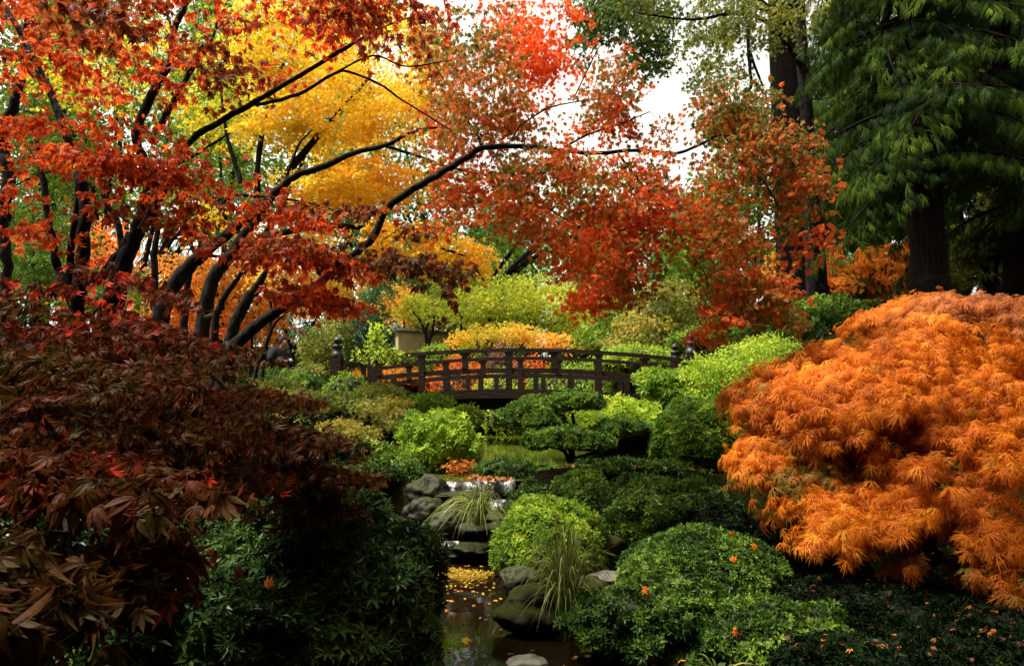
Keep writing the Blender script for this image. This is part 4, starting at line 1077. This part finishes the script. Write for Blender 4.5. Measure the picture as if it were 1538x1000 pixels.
auto('azalea_shrub', 'dark green azalea in front of the person in black', 430, 12.5, [(415, 572, 12.5, 38, 20, .5, 1, .25), (455, 580, 12.3, 40, 22, .5, .9, .4)], 1100, 'rosette', .07, 'green', gap=0, seed=63, r0=.02)
dome('low_shrub', 'pale green low shrub left of the first bridge post', 520, 560, 11.9, 70, 600, 'rosette', .07, 'brightgreen', v0=.5)
auto('bamboo_sprig', 'light green feathery sprig rising over the left railing', 572, 11.3, [(566, 505, 11.3, 14, 22, .15, 1, .75), (580, 530, 11.3, 26, 14, .2, .8, .7), (550, 528, 11.3, 20, 10, .2, .5, .7)], 60, 'spray', .17, 'lime', gap=0, r0=.01, cat='plant', maxtw=30, seed=64, fork=0)
auto('layered_maple', 'low layered green maple spreading in front of the left bridge end', 500, 8.2, [(440, 598, 8.2, 55, 16, .7, 1, .35), (520, 602, 8.2, 60, 16, .7, 1, .35), (575, 610, 8.0, 45, 16, .6, .9, .6), (410, 580, 8.6, 30, 14, .5, .5, .4), (570, 585, 8.6, 35, 10, .4, .3, .6), (590, 632, 7.8, 28, 14, .4, .4, .55)],
     620, 'maple1', .055, 'olive', mode='maple', per=9, L=.1, Wd=.06, r0=.035, gap=.08, seed=65, cat='maple tree', bark='grey_bark', fork=.5, maxtw=120)
auto('layered_maple', 'small yellow tipped spray of maple below the layered one', 492, 7.3, [(510, 640, 7.3, 32, 9, .3, 1, .8), (545, 652, 7.2, 24, 12, .25, .8, .75)],
     120, 'maple1', .05, 'olive', mode='maple', per=9, L=.08, Wd=.05, r0=.05, gap=0, seed=66, cat='maple tree', bark='cedar_bark', fork=.5)
auto('rosette_shrub', 'bright green rosette leaved shrub under the bridge left half', 640, 8.8, [(625, 612, 8.8, 28, 16, .3, 1, .5), (655, 605, 8.9, 24, 14, .3, .8, .55), (700, 625, 8.6, 22, 14, .25, .7, .6)], 260, 'rosette8', .12, 'brightgreen', gap=0, seed=67, r0=.02, upb=1.2, jit=.35)
auto('mixed_shrub', 'green and yellow leafed shrub hanging over the pond left bank', 650, 7.4, [(665, 645, 7.4, 50, 30, .4, 1, .5), (640, 680, 7.3, 40, 28, .35, .8, .35), (690, 665, 7.3, 34, 30, .3, .7, .65), (620, 650, 7.4, 25, 30, .3, .5, .3)], 900, 'rosette', .07, 'lime', gap=.08, seed=68, r0=.025, upb=.8)
auto('young_maple', 'orange leaf sprig standing in for a reflection at the waterfall lip', 690, 6.9, [(680, 697, 6.9, 11, 13, .12, 1, .7), (702, 700, 6.9, 12, 12, .12, 1, .7)], 30, 'maple1', .05, 'lace_rust', mode='maple', per=5, L=.04, Wd=.03, r0=.006, gap=0, seed=69, cat='maple tree', base_z=.58, fork=0, bark='bark')  # orange reflection in the pond, modelled as a few leaves
auto('fern_plant', 'dark green leafy plant in the hollow below the layered maple', 600, 6.9, [(575, 690, 6.9, 25, 30, .2, 1, .5), (605, 700, 6.8, 25, 20, .2, 1, .5)], 160, 'rosette', .06, 'green', gap=0, seed=70, r0=.012, cat='plant')
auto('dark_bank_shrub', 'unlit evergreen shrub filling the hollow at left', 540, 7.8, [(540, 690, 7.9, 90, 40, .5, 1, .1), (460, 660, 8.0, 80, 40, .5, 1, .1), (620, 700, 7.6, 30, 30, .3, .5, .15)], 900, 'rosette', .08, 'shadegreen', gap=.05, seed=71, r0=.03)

auto('leafy_shrub', 'lime green shrub sloping behind the orange laceleaf left edge', 1120, 9.3, [(1110, 560, 9.3, 75, 38, .7, 1, .55), (1150, 530, 9.6, 55, 26, .6, .7, .6), (1060, 565, 9.2, 40, 30, .5, .6, .5), (1085, 600, 9.0, 60, 28, .5, .8, .45)], 2000, 'spray', .11, 'lime', gap=.05, seed=72, r0=.03, vf=2.5)
auto('broadleaf_shrub', 'glossy broad leaved green shrub covering the right end of the railing', 1010, 9.6, [(1005, 580, 9.6, 42, 22, .4, 1, .5), (1035, 605, 9.4, 35, 26, .4, .8, .35), (975, 568, 9.8, 22, 12, .25, .4, .6)], 520, 'rosette', .13, 'brightgreen', gap=0, seed=73, r0=.03, upb=.8, jit=.5)
auto('leafy_shrub', 'deep green shrub at the foot of the left cedar trunk', 1245, 11.4, [(1240, 475, 11.4, 60, 34, .7, 1, .4), (1200, 500, 11.2, 50, 30, .6, .8, .4), (1280, 490, 11.2, 40, 30, .5, .6, .3)], 1400, 'rosette', .10, 'green', gap=.05, seed=74, r0=.03)
auto('leafy_shrub', 'lime green low shrub behind the cloud pruned tree', 930, 9.0, [(930, 620, 9.0, 55, 26, .4, 1, .6), (890, 640, 8.8, 50, 26, .4, .9, .55), (975, 635, 8.8, 30, 30, .35, .6, .45)], 900, 'rosette8', .085, 'lime', gap=.03, seed=75, r0=.02, upb=1.2, jit=.4)
auto('broadleaf_shrub', 'dark stemmed evergreen shrub between the cloud tree and big clipped mound', 930, 7.6, [(935, 685, 7.6, 45, 26, .3, 1, .4), (965, 660, 7.7, 25, 24, .25, .5, .5), (905, 700, 7.5, 35, 20, .3, .7, .25)], 330, 'rosette8', .10, 'green', gap=.1, seed=76, r0=.02, upb=.8)

# cloud pruned tree
cr_ = ground(862, 7.4)
cl_ = empty('cloud_pruned_tree', cr_, 'cloud pruned evergreen with flat rounded pads right of the pond', 'topiary tree')
G = Geo()
pads = [(797, 630, 7.4, 47, 26), (868, 607, 7.5, 39, 19), (806, 606, 7.7, 24, 12), (840, 664, 7.1, 50, 22), (934, 647, 7.4, 44, 18), (885, 668, 7.0, 34, 16)]
tb = at(864, 716, 7.4)
G.tube([tb - [0, 0, .25], tb, at(860, 690, 7.4), at(858, 668, 7.4), at(862, 645, 7.45), at(860, 620, 7.5)], [.05, .045, .04, .03, .025, .015], k=9, sub=4, wob=.003)
G.tube([at(856, 700, 7.4), at(850, 680, 7.3), at(835, 672, 7.2), at(822, 668, 7.15)], [.025, .02, .014, .006], k=7, sub=4, wob=.003)
G.tube([at(860, 655, 7.4), at(840, 648, 7.4), at(810, 642, 7.4), at(790, 634, 7.4)], [.022, .018, .014, .006], k=7, sub=4, wob=.003)
G.tube([at(862, 690, 7.4), at(890, 680, 7.4), at(915, 668, 7.4), at(932, 652, 7.4)], [.025, .02, .016, .006], k=7, sub=4, wob=.003)
G.tube([at(864, 705, 7.4), at(850, 712, 7.2), at(820, 700, 7.1), at(800, 702, 7.0)], [.02, .016, .012, .005], k=7, sub=4, wob=.003)
G.tube([at(858, 640, 7.4), at(840, 622, 7.5), at(815, 612, 7.65)], [.016, .012, .005], k=7, sub=4, wob=.003)
G.build('trunk', M['bark'], cl_, smooth=True)
for k, (px, py, D, rx, ry) in enumerate(pads):
    c = at(px, py, D); s = D / FPX; a, h = rx * s, ry * s
    n = int(2200 * (rx / 45) ** 2); u = rdir(n); u = u[u[:, 2] > -.55]
    off = u * np.array([a, a * .8, h]); off[:, 2] = np.where(off[:, 2] < 0, off[:, 2] * .55, off[:, 2])
    P = c + off * ((1 + .34 * nz(c + off, 7, k)) * rng.uniform(.92, 1.07, len(off)))[:, None]
    Lf = Geo(); leaves_on(Lf, 'rosette', P, unit(u / np.array([a, a * .8, h])), .036, .45 + .4 * nz(P, 6, k) + rng.normal(0, .14, len(P)), .5, .3)
    pd = Lf.build('leaf_pad', M['green'], cl_)
    pd['_org'] = [float(q) for q in cl_.matrix_basis.translation]
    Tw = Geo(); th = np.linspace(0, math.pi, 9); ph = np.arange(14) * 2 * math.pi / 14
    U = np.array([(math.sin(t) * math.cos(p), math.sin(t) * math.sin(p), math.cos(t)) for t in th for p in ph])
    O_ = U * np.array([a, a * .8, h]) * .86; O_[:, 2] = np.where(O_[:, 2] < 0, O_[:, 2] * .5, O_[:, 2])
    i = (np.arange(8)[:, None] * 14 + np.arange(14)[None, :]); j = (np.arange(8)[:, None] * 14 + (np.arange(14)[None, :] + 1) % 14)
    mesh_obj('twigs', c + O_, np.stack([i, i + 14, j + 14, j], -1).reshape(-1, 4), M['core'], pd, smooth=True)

dome('spreading_shrub', 'dark flat shrub on the bank between the pond and the clipped mounds', 950, 690, 6.75, 210, 4200, 'rosette', .036, 'green', v0=.25, lump=.2, dpt=.25)
dome('spreading_shrub', 'dark flat shrub on the left bank above the boulders', 560, 700, 6.7, 150, 2600, 'rosette', .038, 'green', v0=.1, lump=.2, dpt=.3)
DG = 'clipped evergreen mounds on the right bank'
dome('clipped_shrub', 'low dark pad of clipped leaves at the right of the waterfall lip', 765, 688, 6.9, 92, 2600, 'rosette', .032, 'green', v0=.3, group=DG, base_z=.55)
dome('clipped_shrub', 'small clipped mound behind the bright one', 872, 711, 6.25, 112, 3400, 'rosette', .034, 'green', v0=.5, group=DG)
dome('clipped_shrub', 'tall dark clipped mound against the orange laceleaf', 1058, 596, 7.2, 168, 11000, 'rosette', .032, 'brightgreen', v0=.25, group=DG, dpt=.6, lump=.06)
dome('clipped_shrub', 'lumpy dark green mound in the middle of the right bank', 990, 716, 6.0, 195, 6500, 'rosette', .040, 'green', v0=.35, group=DG, lump=.2)
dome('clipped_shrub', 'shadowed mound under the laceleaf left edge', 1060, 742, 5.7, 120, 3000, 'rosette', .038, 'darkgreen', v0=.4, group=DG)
dome('clipped_shrub', 'bright green clipped mound beside the stream', 823, 748, 5.35, 166, 7000, 'rosette', .030, 'lime', v0=.3, group=DG, lump=.07)  # yellow-green growth; the lime colour also stands in for blocked sun
dome('clipped_shrub', 'broad rounded dark mound dotted with fallen orange leaves', 1056, 795, 4.45, 250, 11000, 'rosette', .025, 'green', v0=.28, group=DG, lump=.05, dpt=.45)
dome('spreading_shrub', 'sprawling glossy shrub at the bottom right of the stream', 985, 872, 3.7, 240, 7500, 'rosette', .030, 'green', v0=.25, lump=.2, dpt=.4, lf=4)
dome('spreading_shrub', 'low spreading evergreen at the bottom under the broad mound', 1150, 905, 3.45, 240, 7000, 'rosette', .024, 'green', v0=.4, lump=.2, dpt=.35)
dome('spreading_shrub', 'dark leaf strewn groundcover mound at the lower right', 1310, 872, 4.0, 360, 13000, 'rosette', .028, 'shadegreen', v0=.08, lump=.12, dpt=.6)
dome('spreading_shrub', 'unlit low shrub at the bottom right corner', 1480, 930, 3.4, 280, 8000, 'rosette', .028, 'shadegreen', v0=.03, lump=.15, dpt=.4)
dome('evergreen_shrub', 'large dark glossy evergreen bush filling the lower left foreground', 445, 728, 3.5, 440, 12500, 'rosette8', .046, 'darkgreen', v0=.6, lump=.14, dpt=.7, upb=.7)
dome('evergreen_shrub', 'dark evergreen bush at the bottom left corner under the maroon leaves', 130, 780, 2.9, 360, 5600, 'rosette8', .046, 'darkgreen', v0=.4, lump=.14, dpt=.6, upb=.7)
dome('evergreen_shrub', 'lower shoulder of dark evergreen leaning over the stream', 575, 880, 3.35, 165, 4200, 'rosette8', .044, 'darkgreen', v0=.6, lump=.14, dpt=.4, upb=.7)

# ------------------------------------------------------------------ grasses, fallen leaves
tuft('grass_clump', 'arching grass clump hanging beside the waterfall', 722, 782, 5.75, .50, .36, 260, .55, .004, sidew=-.25, bend=1.6)
tuft('grass_clump', 'tall arching grass clump by the mossy rock', 850, 958, 4.0, .92, .30, 240, .5, .0045)
tuft('grass_clump', 'small grass tuft under the bright clipped mound', 885, 838, 5.2, .16, .2, 90, .5, .004)
tuft('iris_clump', 'broad green blades rising at the bottom edge', 1080, 1010, 2.9, .12, .16, 14, .3, .010, cat='plant')
tuft('iris_clump', 'broad green blades at the bottom edge further right', 1240, 1012, 2.95, .13, .08, 10, .25, .009, cat='plant')

def scatter_flat(name, P, size, mat, tm='maple0', jn=.18, v=None):
    n = len(P); G = Geo()
    yd = rng.normal(0, 1, (n, 3)); yd[:, 2] *= .15
    scatter(G, tm, P, yd, np.array([0, 0, 1.0]) + rng.normal(0, jn, (n, 3)), size * rng.uniform(.6, 1.2, n), rng.uniform(0, 1, n) if v is None else v)
    o = G.build(name, M[mat]); return tag(o, kind='stuff')

# yellow mat on the stream
n = 1500; t = rng.uniform(0, 2 * math.pi, n); r_ = np.sqrt(rng.uniform(0, 1, n))
c = at(684, 855, 5.4)
P = np.stack([c[0] + .27 * r_ * np.cos(t) + .05 * np.sin(t * 3), 5.38 + .16 * r_ * np.sin(t) - .05 * np.cos(t), np.full(n, .008) + rng.uniform(0, .012, n)], 1)
o = scatter_flat('floating_leaf_mat', P, .030, 'floatyellow', 'spray', .12); n = 170; P = np.stack([rng.normal(c[0] + .05, .26, n), rng.normal(5.3, .3, n), np.full(n, .006)], 1); P = P[P[:, 1] < 5.75]
tag(scatter_flat('drifting_leaves', P, .034, 'floatyellow', 'maple0', .15), 'loose yellow leaves drifting round the leaf mat', 'fallen leaves')
tag(o, 'mat of yellow fallen leaves floating below the cascade', 'leaf mat')
P = np.array([[rng.uniform(-.75, .45), rng.uniform(3.0, 5.8), .006] for _ in range(90)])
P = P[np.abs(P[:, 0] - stream_x(P[:, 1])) < stream_w(P[:, 1]) + .05]
o = scatter_flat('floating_leaves', P, .045, 'litter'); tag(o, 'scattered brown and orange leaves floating on the dark stream', 'fallen leaves')
# leaves caught on the waterfall lip
n = 150; P = np.stack([rng.uniform(-.42, .02, n), rng.uniform(6.3, 6.75, n), np.full(n, POND_Z + .012) + rng.uniform(0, .02, n)], 1)
o = scatter_flat('caught_leaves', P, .05, 'litter', 'maple0', .5); tag(o, 'wet brown leaves caught on the waterfall lip', 'fallen leaves')
# leaf litter on the banks
n = 16000; X_ = rng.uniform(-9, 9, n); Y_ = rng.uniform(2.2, 22, n); Z_ = height(X_, Y_)
k = (Z_ > np.where(Y_ < FALL_Y, .03, POND_Z + .03))
P = np.stack([X_, Y_, Z_ + .045], 1)[k]
o = scatter_flat('leaf_litter', P, .07, 'litter', 'maple0', .3); tag(o, 'fallen orange and brown leaves lying over the banks', 'fallen leaves')
# fallen orange leaves on the mounds
for lb, nm, (px, py, D, rx, ry), cnt in [('orange laceleaf leaf fallen on top of the broad dark mound', 1, (1098, 800, 4.42, 0, 0), 1), ('orange laceleaf leaf lying on the front of the broad dark mound', 1, (1100, 842, 4.12, 0, 0), 1),
                                          ('orange leaf on the right shoulder of the broad dark mound', 1, (1136, 822, 4.25, 0, 0), 1), ('red orange leaf on the low bottom shrub', 1, (1102, 946, 3.15, 0, 0), 1), ('brown orange leaf on the sprawling shrub below the broad mound', 1, (966, 884, 3.5, 0, 0), 1)]:
    G = Geo(); c = at(px, py, D)
    scatter(G, 'maple1', c[None], np.array([[rng.normal(), -.2, rng.normal()]]), np.array([[0, -1, .8]]), .062, .6)
    tag(G.build('fallen_leaf', M['lace_orange']), lb, 'leaf', 'single orange leaves fallen on the shrubs')
G = Geo(); scatter(G, 'maple1', at(402, 880, 2.75)[None], np.array([[.3, -.2, 1.]]), np.array([[0, -1, .4]]), .06, .95)
tag(G.build('fallen_leaf', M['red_maple']), 'single bright red leaf caught on the dark evergreen bush', 'leaf', 'single orange leaves fallen on the shrubs')
G = Geo(); scatter(G, 'maple2', at(696, 952, 3.9)[None] * [1, 1, 0] + [0, 0, .02], np.array([[1, .2, .1]]), np.array([[0, -.2, 1]]), .085, .55)
tag(G.build('fallen_leaf', M['amber']), 'single amber leaf floating in the middle of the dark stream', 'leaf', 'single orange leaves fallen on the shrubs')

# ------------------------------------------------------------------ person among the shrubs
pb = ground(420, 15.5) - [0, 0, .06]
def skin(name, pts, edges, radii, mat, parent, lvl=2):
    me = bpy.data.meshes.new(name); me.from_pydata([tuple(float(v) for v in p) for p in pts], edges, []); o = bpy.data.objects.new(name, me); C.objects.link(o)
    md = o.modifiers.new('s', 'SKIN'); o.modifiers.new('b', 'SUBSURF').levels = lvl
    for q, r in enumerate(radii):
        me.skin_vertices[0].data[q].radius = (r, r) if not isinstance(r, tuple) else r
        me.skin_vertices[0].data[q].use_root = q == 0
    dg = bpy.context.evaluated_depsgraph_get(); nm = bpy.data.meshes.new_from_object(o.evaluated_get(dg)); bpy.data.objects.remove(o)
    o = bpy.data.objects.new(name, nm); C.objects.link(o); nm.materials.append(mat)
    nm.polygons.foreach_set('use_smooth', np.ones(len(nm.polygons), dtype=bool))
    o.parent = parent; return o
M['jacket'] = noisemat('dark_blue_black_cloth', (0.008, 0.009, 0.013), (0.02, 0.022, 0.03), 20, 0.85, .2)
M['trousers'] = noisemat('dark_trousers', (0.012, 0.012, 0.014), (0.025, 0.024, 0.026), 20, .9, .2)
M['skin'] = noisemat('skin', (0.36, 0.19, 0.12), (0.42, 0.23, 0.15), 12, 0.55, .05)
M['hair'] = noisemat('brown_hair', (0.015, 0.008, 0.005), (0.04, 0.022, 0.012), 30, .6, .4, (4, 4, 1))
M['camera_black'] = noisemat('black_camera_body', (0.012, 0.012, 0.013), (0.02, 0.02, 0.022), 30, .4, .1)
M['silver'] = noisemat('silver_phone_edge', (0.5, 0.5, 0.52), (0.7, 0.7, 0.72), 10, .3, .02)
pr = empty('person', pb, 'person in a dark jacket bending over a camera among the shrubs left of the bridge', 'person')
# facing right (+x), head bowed
seat_ = 1
J = {'pelvis': (0, 0, .92), 'sp': (.0, 0, 1.12), 'chest': (.05, 0, 1.33), 'neck': (.11, 0, 1.48), 'head': (.16, 0, 1.58), 'crown': (.18, 0, 1.68),
     'shl': (.06, .18, 1.42), 'ell': (.04, .29, 1.14), 'wrl': (.25, .12, 1.15), 'shr': (.06, -.18, 1.42), 'elr': (.05, -.30, 1.14), 'wrr': (.25, -.12, 1.15),
     'hpl': (0, .10, .88), 'knl': (.05, .11, .48), 'anl': (-.02, .11, .09), 'tol': (.14, .12, .03), 'hpr': (0, -.10, .88), 'knr': (.03, -.11, .48), 'anr': (-.05, -.11, .09), 'tor': (.11, -.13, .03),
     'hl': (.33, .06, 1.17), 'hr': (.33, -.06, 1.17)}
for a in J:
    if a[:2] not in ('hp', 'kn', 'an', 'to'): J[a] = (J[a][0], J[a][1], J[a][2] - .45)
J.update({'hpl': (.04, .10, .44), 'hpr': (.04, -.10, .44), 'knl': (.44, .12, .47), 'knr': (.43, -.12, .46), 'anl': (.42, .12, .08), 'anr': (.40, -.12, .08), 'tol': (.58, .13, .035), 'tor': (.56, -.14, .035)})
kk = list(J); ix = {a: i for i, a in enumerate(kk)}
Ed = [('pelvis', 'sp'), ('sp', 'chest'), ('chest', 'neck'), ('neck', 'head'), ('head', 'crown'), ('chest', 'shl'), ('shl', 'ell'), ('ell', 'wrl'), ('wrl', 'hl'), ('chest', 'shr'), ('shr', 'elr'), ('elr', 'wrr'), ('wrr', 'hr'), ('pelvis', 'hpl'), ('hpl', 'knl'), ('knl', 'anl'), ('anl', 'tol'), ('pelvis', 'hpr'), ('hpr', 'knr'), ('knr', 'anr'), ('anr', 'tor')]
rad = {'pelvis': .13, 'sp': .125, 'chest': .14, 'neck': .055, 'head': .09, 'crown': .065, 'shl': .065, 'shr': .065, 'ell': .048, 'elr': .048, 'wrl': .03, 'wrr': .03, 'hl': .03, 'hr': .03, 'hpl': .09, 'hpr': .09, 'knl': .06, 'knr': .06, 'anl': .045, 'anr': .045, 'tol': .035, 'tor': .035}
skin('body', [J[a] for a in kk], [(ix[a], ix[b]) for a, b in Ed], [rad[a] * (.72 if a in ('chest', 'sp', 'pelvis', 'shl', 'shr', 'ell', 'elr', 'hpl', 'hpr', 'knl', 'knr') else 1) for a in kk], M['skin'], pr)
def sub_(names, scale, mat, nm, shrink=None):
    e2 = [(names.index(a), names.index(b)) for a, b in Ed if a in names and b in names]
    skin(nm, [J[a] for a in names], e2, [rad[a] * scale for a in names], mat, pr)
sub_(['chest', 'sp', 'pelvis', 'shl', 'ell', 'wrl', 'shr', 'elr', 'wrr'], 1.5, M['jacket'], 'jacket')
sub_(['pelvis', 'hpl', 'knl', 'anl', 'hpr', 'knr', 'anr'], 1.18, M['trousers'], 'trousers')
skin('hair', [(.10, 0, 1.11), (.13, 0, 1.19), (.165, 0, 1.25), (.21, 0, 1.25)], [(0, 1), (1, 2), (2, 3)], [.098, .118, .105, .06], M['hair'], pr)
for sg in (-1, 1):
    pts = [(.33, .06 * sg, .73)]; ed = []; rr = [.03]
    for f in range(5):
        a = (f - 2) * .018
        base = (.375, .055 * sg + a * .6, .74 + a); tip = (.41 if f else .385, .035 * sg, .75 + a * 1.2)
        pts += [base, tip]; ed += [(0, 1 + 2 * f), (1 + 2 * f, 2 + 2 * f)]; rr += [.011, .008]
    skin('hand', pts, ed, rr, M['skin'], pr, 1)
PA = -0.6; pr.rotation_euler = (0, 0, PA)
RP = np.array([[math.cos(PA), -math.sin(PA), 0], [math.sin(PA), math.cos(PA), 0], [0, 0, 1]])
Gc = Geo(); q0 = pb + RP @ np.array([.38, 0, .74]); Gc.box(q0, .05, .13, .085, RP); Gc.box(q0 + [0, 0, .052], .04, .05, .03, RP)
cm = Gc.build('camera_device', M['camera_black']); tag(cm, 'small black camera held in the hands of the person', 'camera')
Gc = Geo(); Gc.lathe((0, 0, 0), [(.0, .07), (.03, .07), (.032, 0)], 14)
ln_ = (Gc.V[0][:, [2, 0, 1]] + [.02, 0, 0]) @ RP.T + q0; Gc.V = [ln_]; lens = Gc.build('lens', M['silver'], cm)
lens.location = (0, 0, 0)

# ------------------------------------------------------------------ far lime bank, ground cover, unseen conifers added to shade the foreground
dome('clipped_shrub', 'lime green bank shrub glimpsed under the bridge at the centre', 770, 588, 20.2, 150, 1200, 'spray', .12, 'lime', v0=.7, group='low mounds beyond the bridge', base_z=.6)
dome('clipped_shrub', 'lime green bank shrub glimpsed under the bridge at the left', 650, 585, 20.0, 120, 900, 'spray', .12, 'lime', v0=.6, group='low mounds beyond the bridge', base_z=.6)
dome('clipped_shrub', 'yellow bank shrub glimpsed under the bridge right of the centre', 870, 588, 20.2, 120, 900, 'spray', .12, 'limeyellow', v0=.6, group='low mounds beyond the bridge', base_z=.6)
n = 34000; X_ = rng.uniform(-7, 9, n); Y_ = 2.4 + 18 * rng.uniform(0, 1, n) ** 1.3; Z_ = height(X_, Y_)
k = (Z_ > np.where(Y_ < FALL_Y, .05, POND_Z + .05)) & (nz(np.stack([X_, Y_, X_ * 0], 1), 1.5) > -.15)
P = np.stack([X_, Y_, Z_ + .02], 1)[k]
G = Geo(); leaves_on(G, 'rosette', P, np.tile([0, 0, 1.], (len(P), 1)), .05, .35 + .4 * nz(P, 2) + rng.normal(0, .15, len(P)), .35, .2)
tag(G.build('ground_cover', M['green']), 'low green ground cover plants over the banks', 'ground cover', kind='stuff')
for lb, x, y, zt, bl in [('unseen conifer added for shade behind the viewer at the left', -4.5, -3.5, 13, 4.2), ('unseen conifer added for shade right behind the viewer', 0.5, -5.5, 14, 4.6), ('unseen conifer added for shade behind the viewer at the right', 5.0, -2.0, 12, 4.4),
                         ('unseen broad conifer added for shade left of the viewer', -9.5, 2.0, 12, 4.2), ('unseen broad conifer added for shade right of the viewer', 9.8, 2.5, 12, 4.2)]:
    px_ = 769; b_ = np.array([x, y, hz(x, y)])
    _g = ground
    ground = lambda px, D, b_=b_: b_.copy()
    conifer('dark_conifer', lb, 0, 1, zt, .35, bl, 1.6, 80, 30, 1.5, 'conifer', v0=.1, group='unseen conifers added to shade the foreground', taper=.55)  # out of view, added to block sky light from the foreground
    ground = _g
q_ = pb + np.array([-.02, 0, .14]); t_ = (q_ - EYE)[1]
th = np.linspace(0, math.pi, 15); ph = np.arange(20) * 2 * math.pi / 20
U = np.array([(math.sin(t) * math.cos(p), math.sin(t) * math.sin(p), math.cos(t)) for t in th for p in ph])
V = q_ + U * np.array([.27, .3, .2]) * (1 + .25 * nz(U, 1.5, 4))[:, None]
i = (np.arange(14)[:, None] * 20 + np.arange(20)[None, :]); j = (np.arange(14)[:, None] * 20 + (np.arange(20)[None, :] + 1) % 20)
tag(mesh_obj('rock', V, np.stack([i, i + 20, j + 20, j], -1).reshape(-1, 4), M['rock'], None, smooth=True), 'low boulder the person in the dark jacket sits on', 'rock')
dome('spreading_shrub', 'shade darkened low shrub at the bottom under the laceleaf tips', 1400, 950, 2.75, 420, 13000, 'rosette', .024, 'shadegreen', v0=.02, lump=.15, dpt=.4)
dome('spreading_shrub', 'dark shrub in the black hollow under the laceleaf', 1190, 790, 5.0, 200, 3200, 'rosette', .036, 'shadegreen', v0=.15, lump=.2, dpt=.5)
dome('spreading_shrub', 'dark low shrub on the bank right of the cascade', 800, 728, 6.3, 90, 1800, 'rosette', .036, 'green', v0=.2, lump=.2, dpt=.3)
auto('broadleaf_tree', 'dense mid green tree row backdrop behind the lime maples', 800, 33, [(640, 400, 33, 110, 60, 2.5, 1, .35), (800, 410, 33, 110, 60, 2.5, 1, .5), (960, 420, 33, 110, 60, 2.5, 1, .4), (880, 370, 34, 80, 30, 2, .5, .4)],
     900, 'maple0', 0.24, 'brightgreen', L=.6, Wd=.4, r0=.12, seed=15, gap=.1, **BG)
# small orange leaves fallen on the dark mounds and the clipped ones
from mathutils.bvhtree import BVHTree
bpy.context.view_layer.update()
LP = []
for o in list(bpy.data.objects):
    if o.type == 'MESH' and o.name.startswith('foliage') and o.parent and o.parent.get('label') and o.parent.name.split('.')[0] in ('spreading_shrub', 'clipped_shrub', 'evergreen_shrub') and o.parent.location.y < 6.5:
        t_ = BVHTree.FromPolygons([v.co for v in o.data.vertices], [p.vertices for p in o.data.polygons])
        bb = np.array([v.co for v in o.data.vertices]); lo, hi = bb.min(0), bb.max(0)
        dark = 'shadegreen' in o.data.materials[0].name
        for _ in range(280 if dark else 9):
            h_ = t_.ray_cast(Vector((rng.uniform(lo[0], hi[0]), rng.uniform(lo[1], hi[1]), 5)), Vector((0, 0, -1)))
            if h_[0]: LP.append(np.array(h_[0] + o.parent.location) + [0, 0, .008])
LP = np.array(LP)
o = scatter_flat('fallen_leaves', LP, .036, 'litter', 'maple1', .6, v=rng.uniform(0, .8, len(LP)) ** 1.8); tag(o, 'small orange and brown leaves fallen over the dark low shrubs', 'fallen leaves')
_g = ground; ground = lambda px, D: np.array([4.6, .6, hz(4.6, .6)])  # unseen maple, added so its crown shades the lower right
auto('overhanging_maple', 'unseen maple added above the frame to shade the lower right', 0, 1, [((.7, 2.9, 4.75), (1.5, 1.0, .3), 0, 0, 0, 0, 1, .5), ((2.2, 2.3, 4.6), (1.6, 1.5, .4), 0, 0, 0, 0, 1.2, .5), ((3.6, 1.2, 4.4), (1.6, 1.6, .5), 0, 0, 0, 0, 1, .5), ((1.2, .6, 4.8), (1.6, 1.3, .4), 0, 0, 0, 0, 1, .5)],
     700, 'maple1', .10, 'mixed_maple', mode='maple', per=12, L=.2, Wd=.14, r0=.09, gap=.05, seed=90, cat='maple tree', bark='bark', maxtw=80)
ground = _g
for o in bpy.data.objects:
    if '_org' in o: del o['_org']
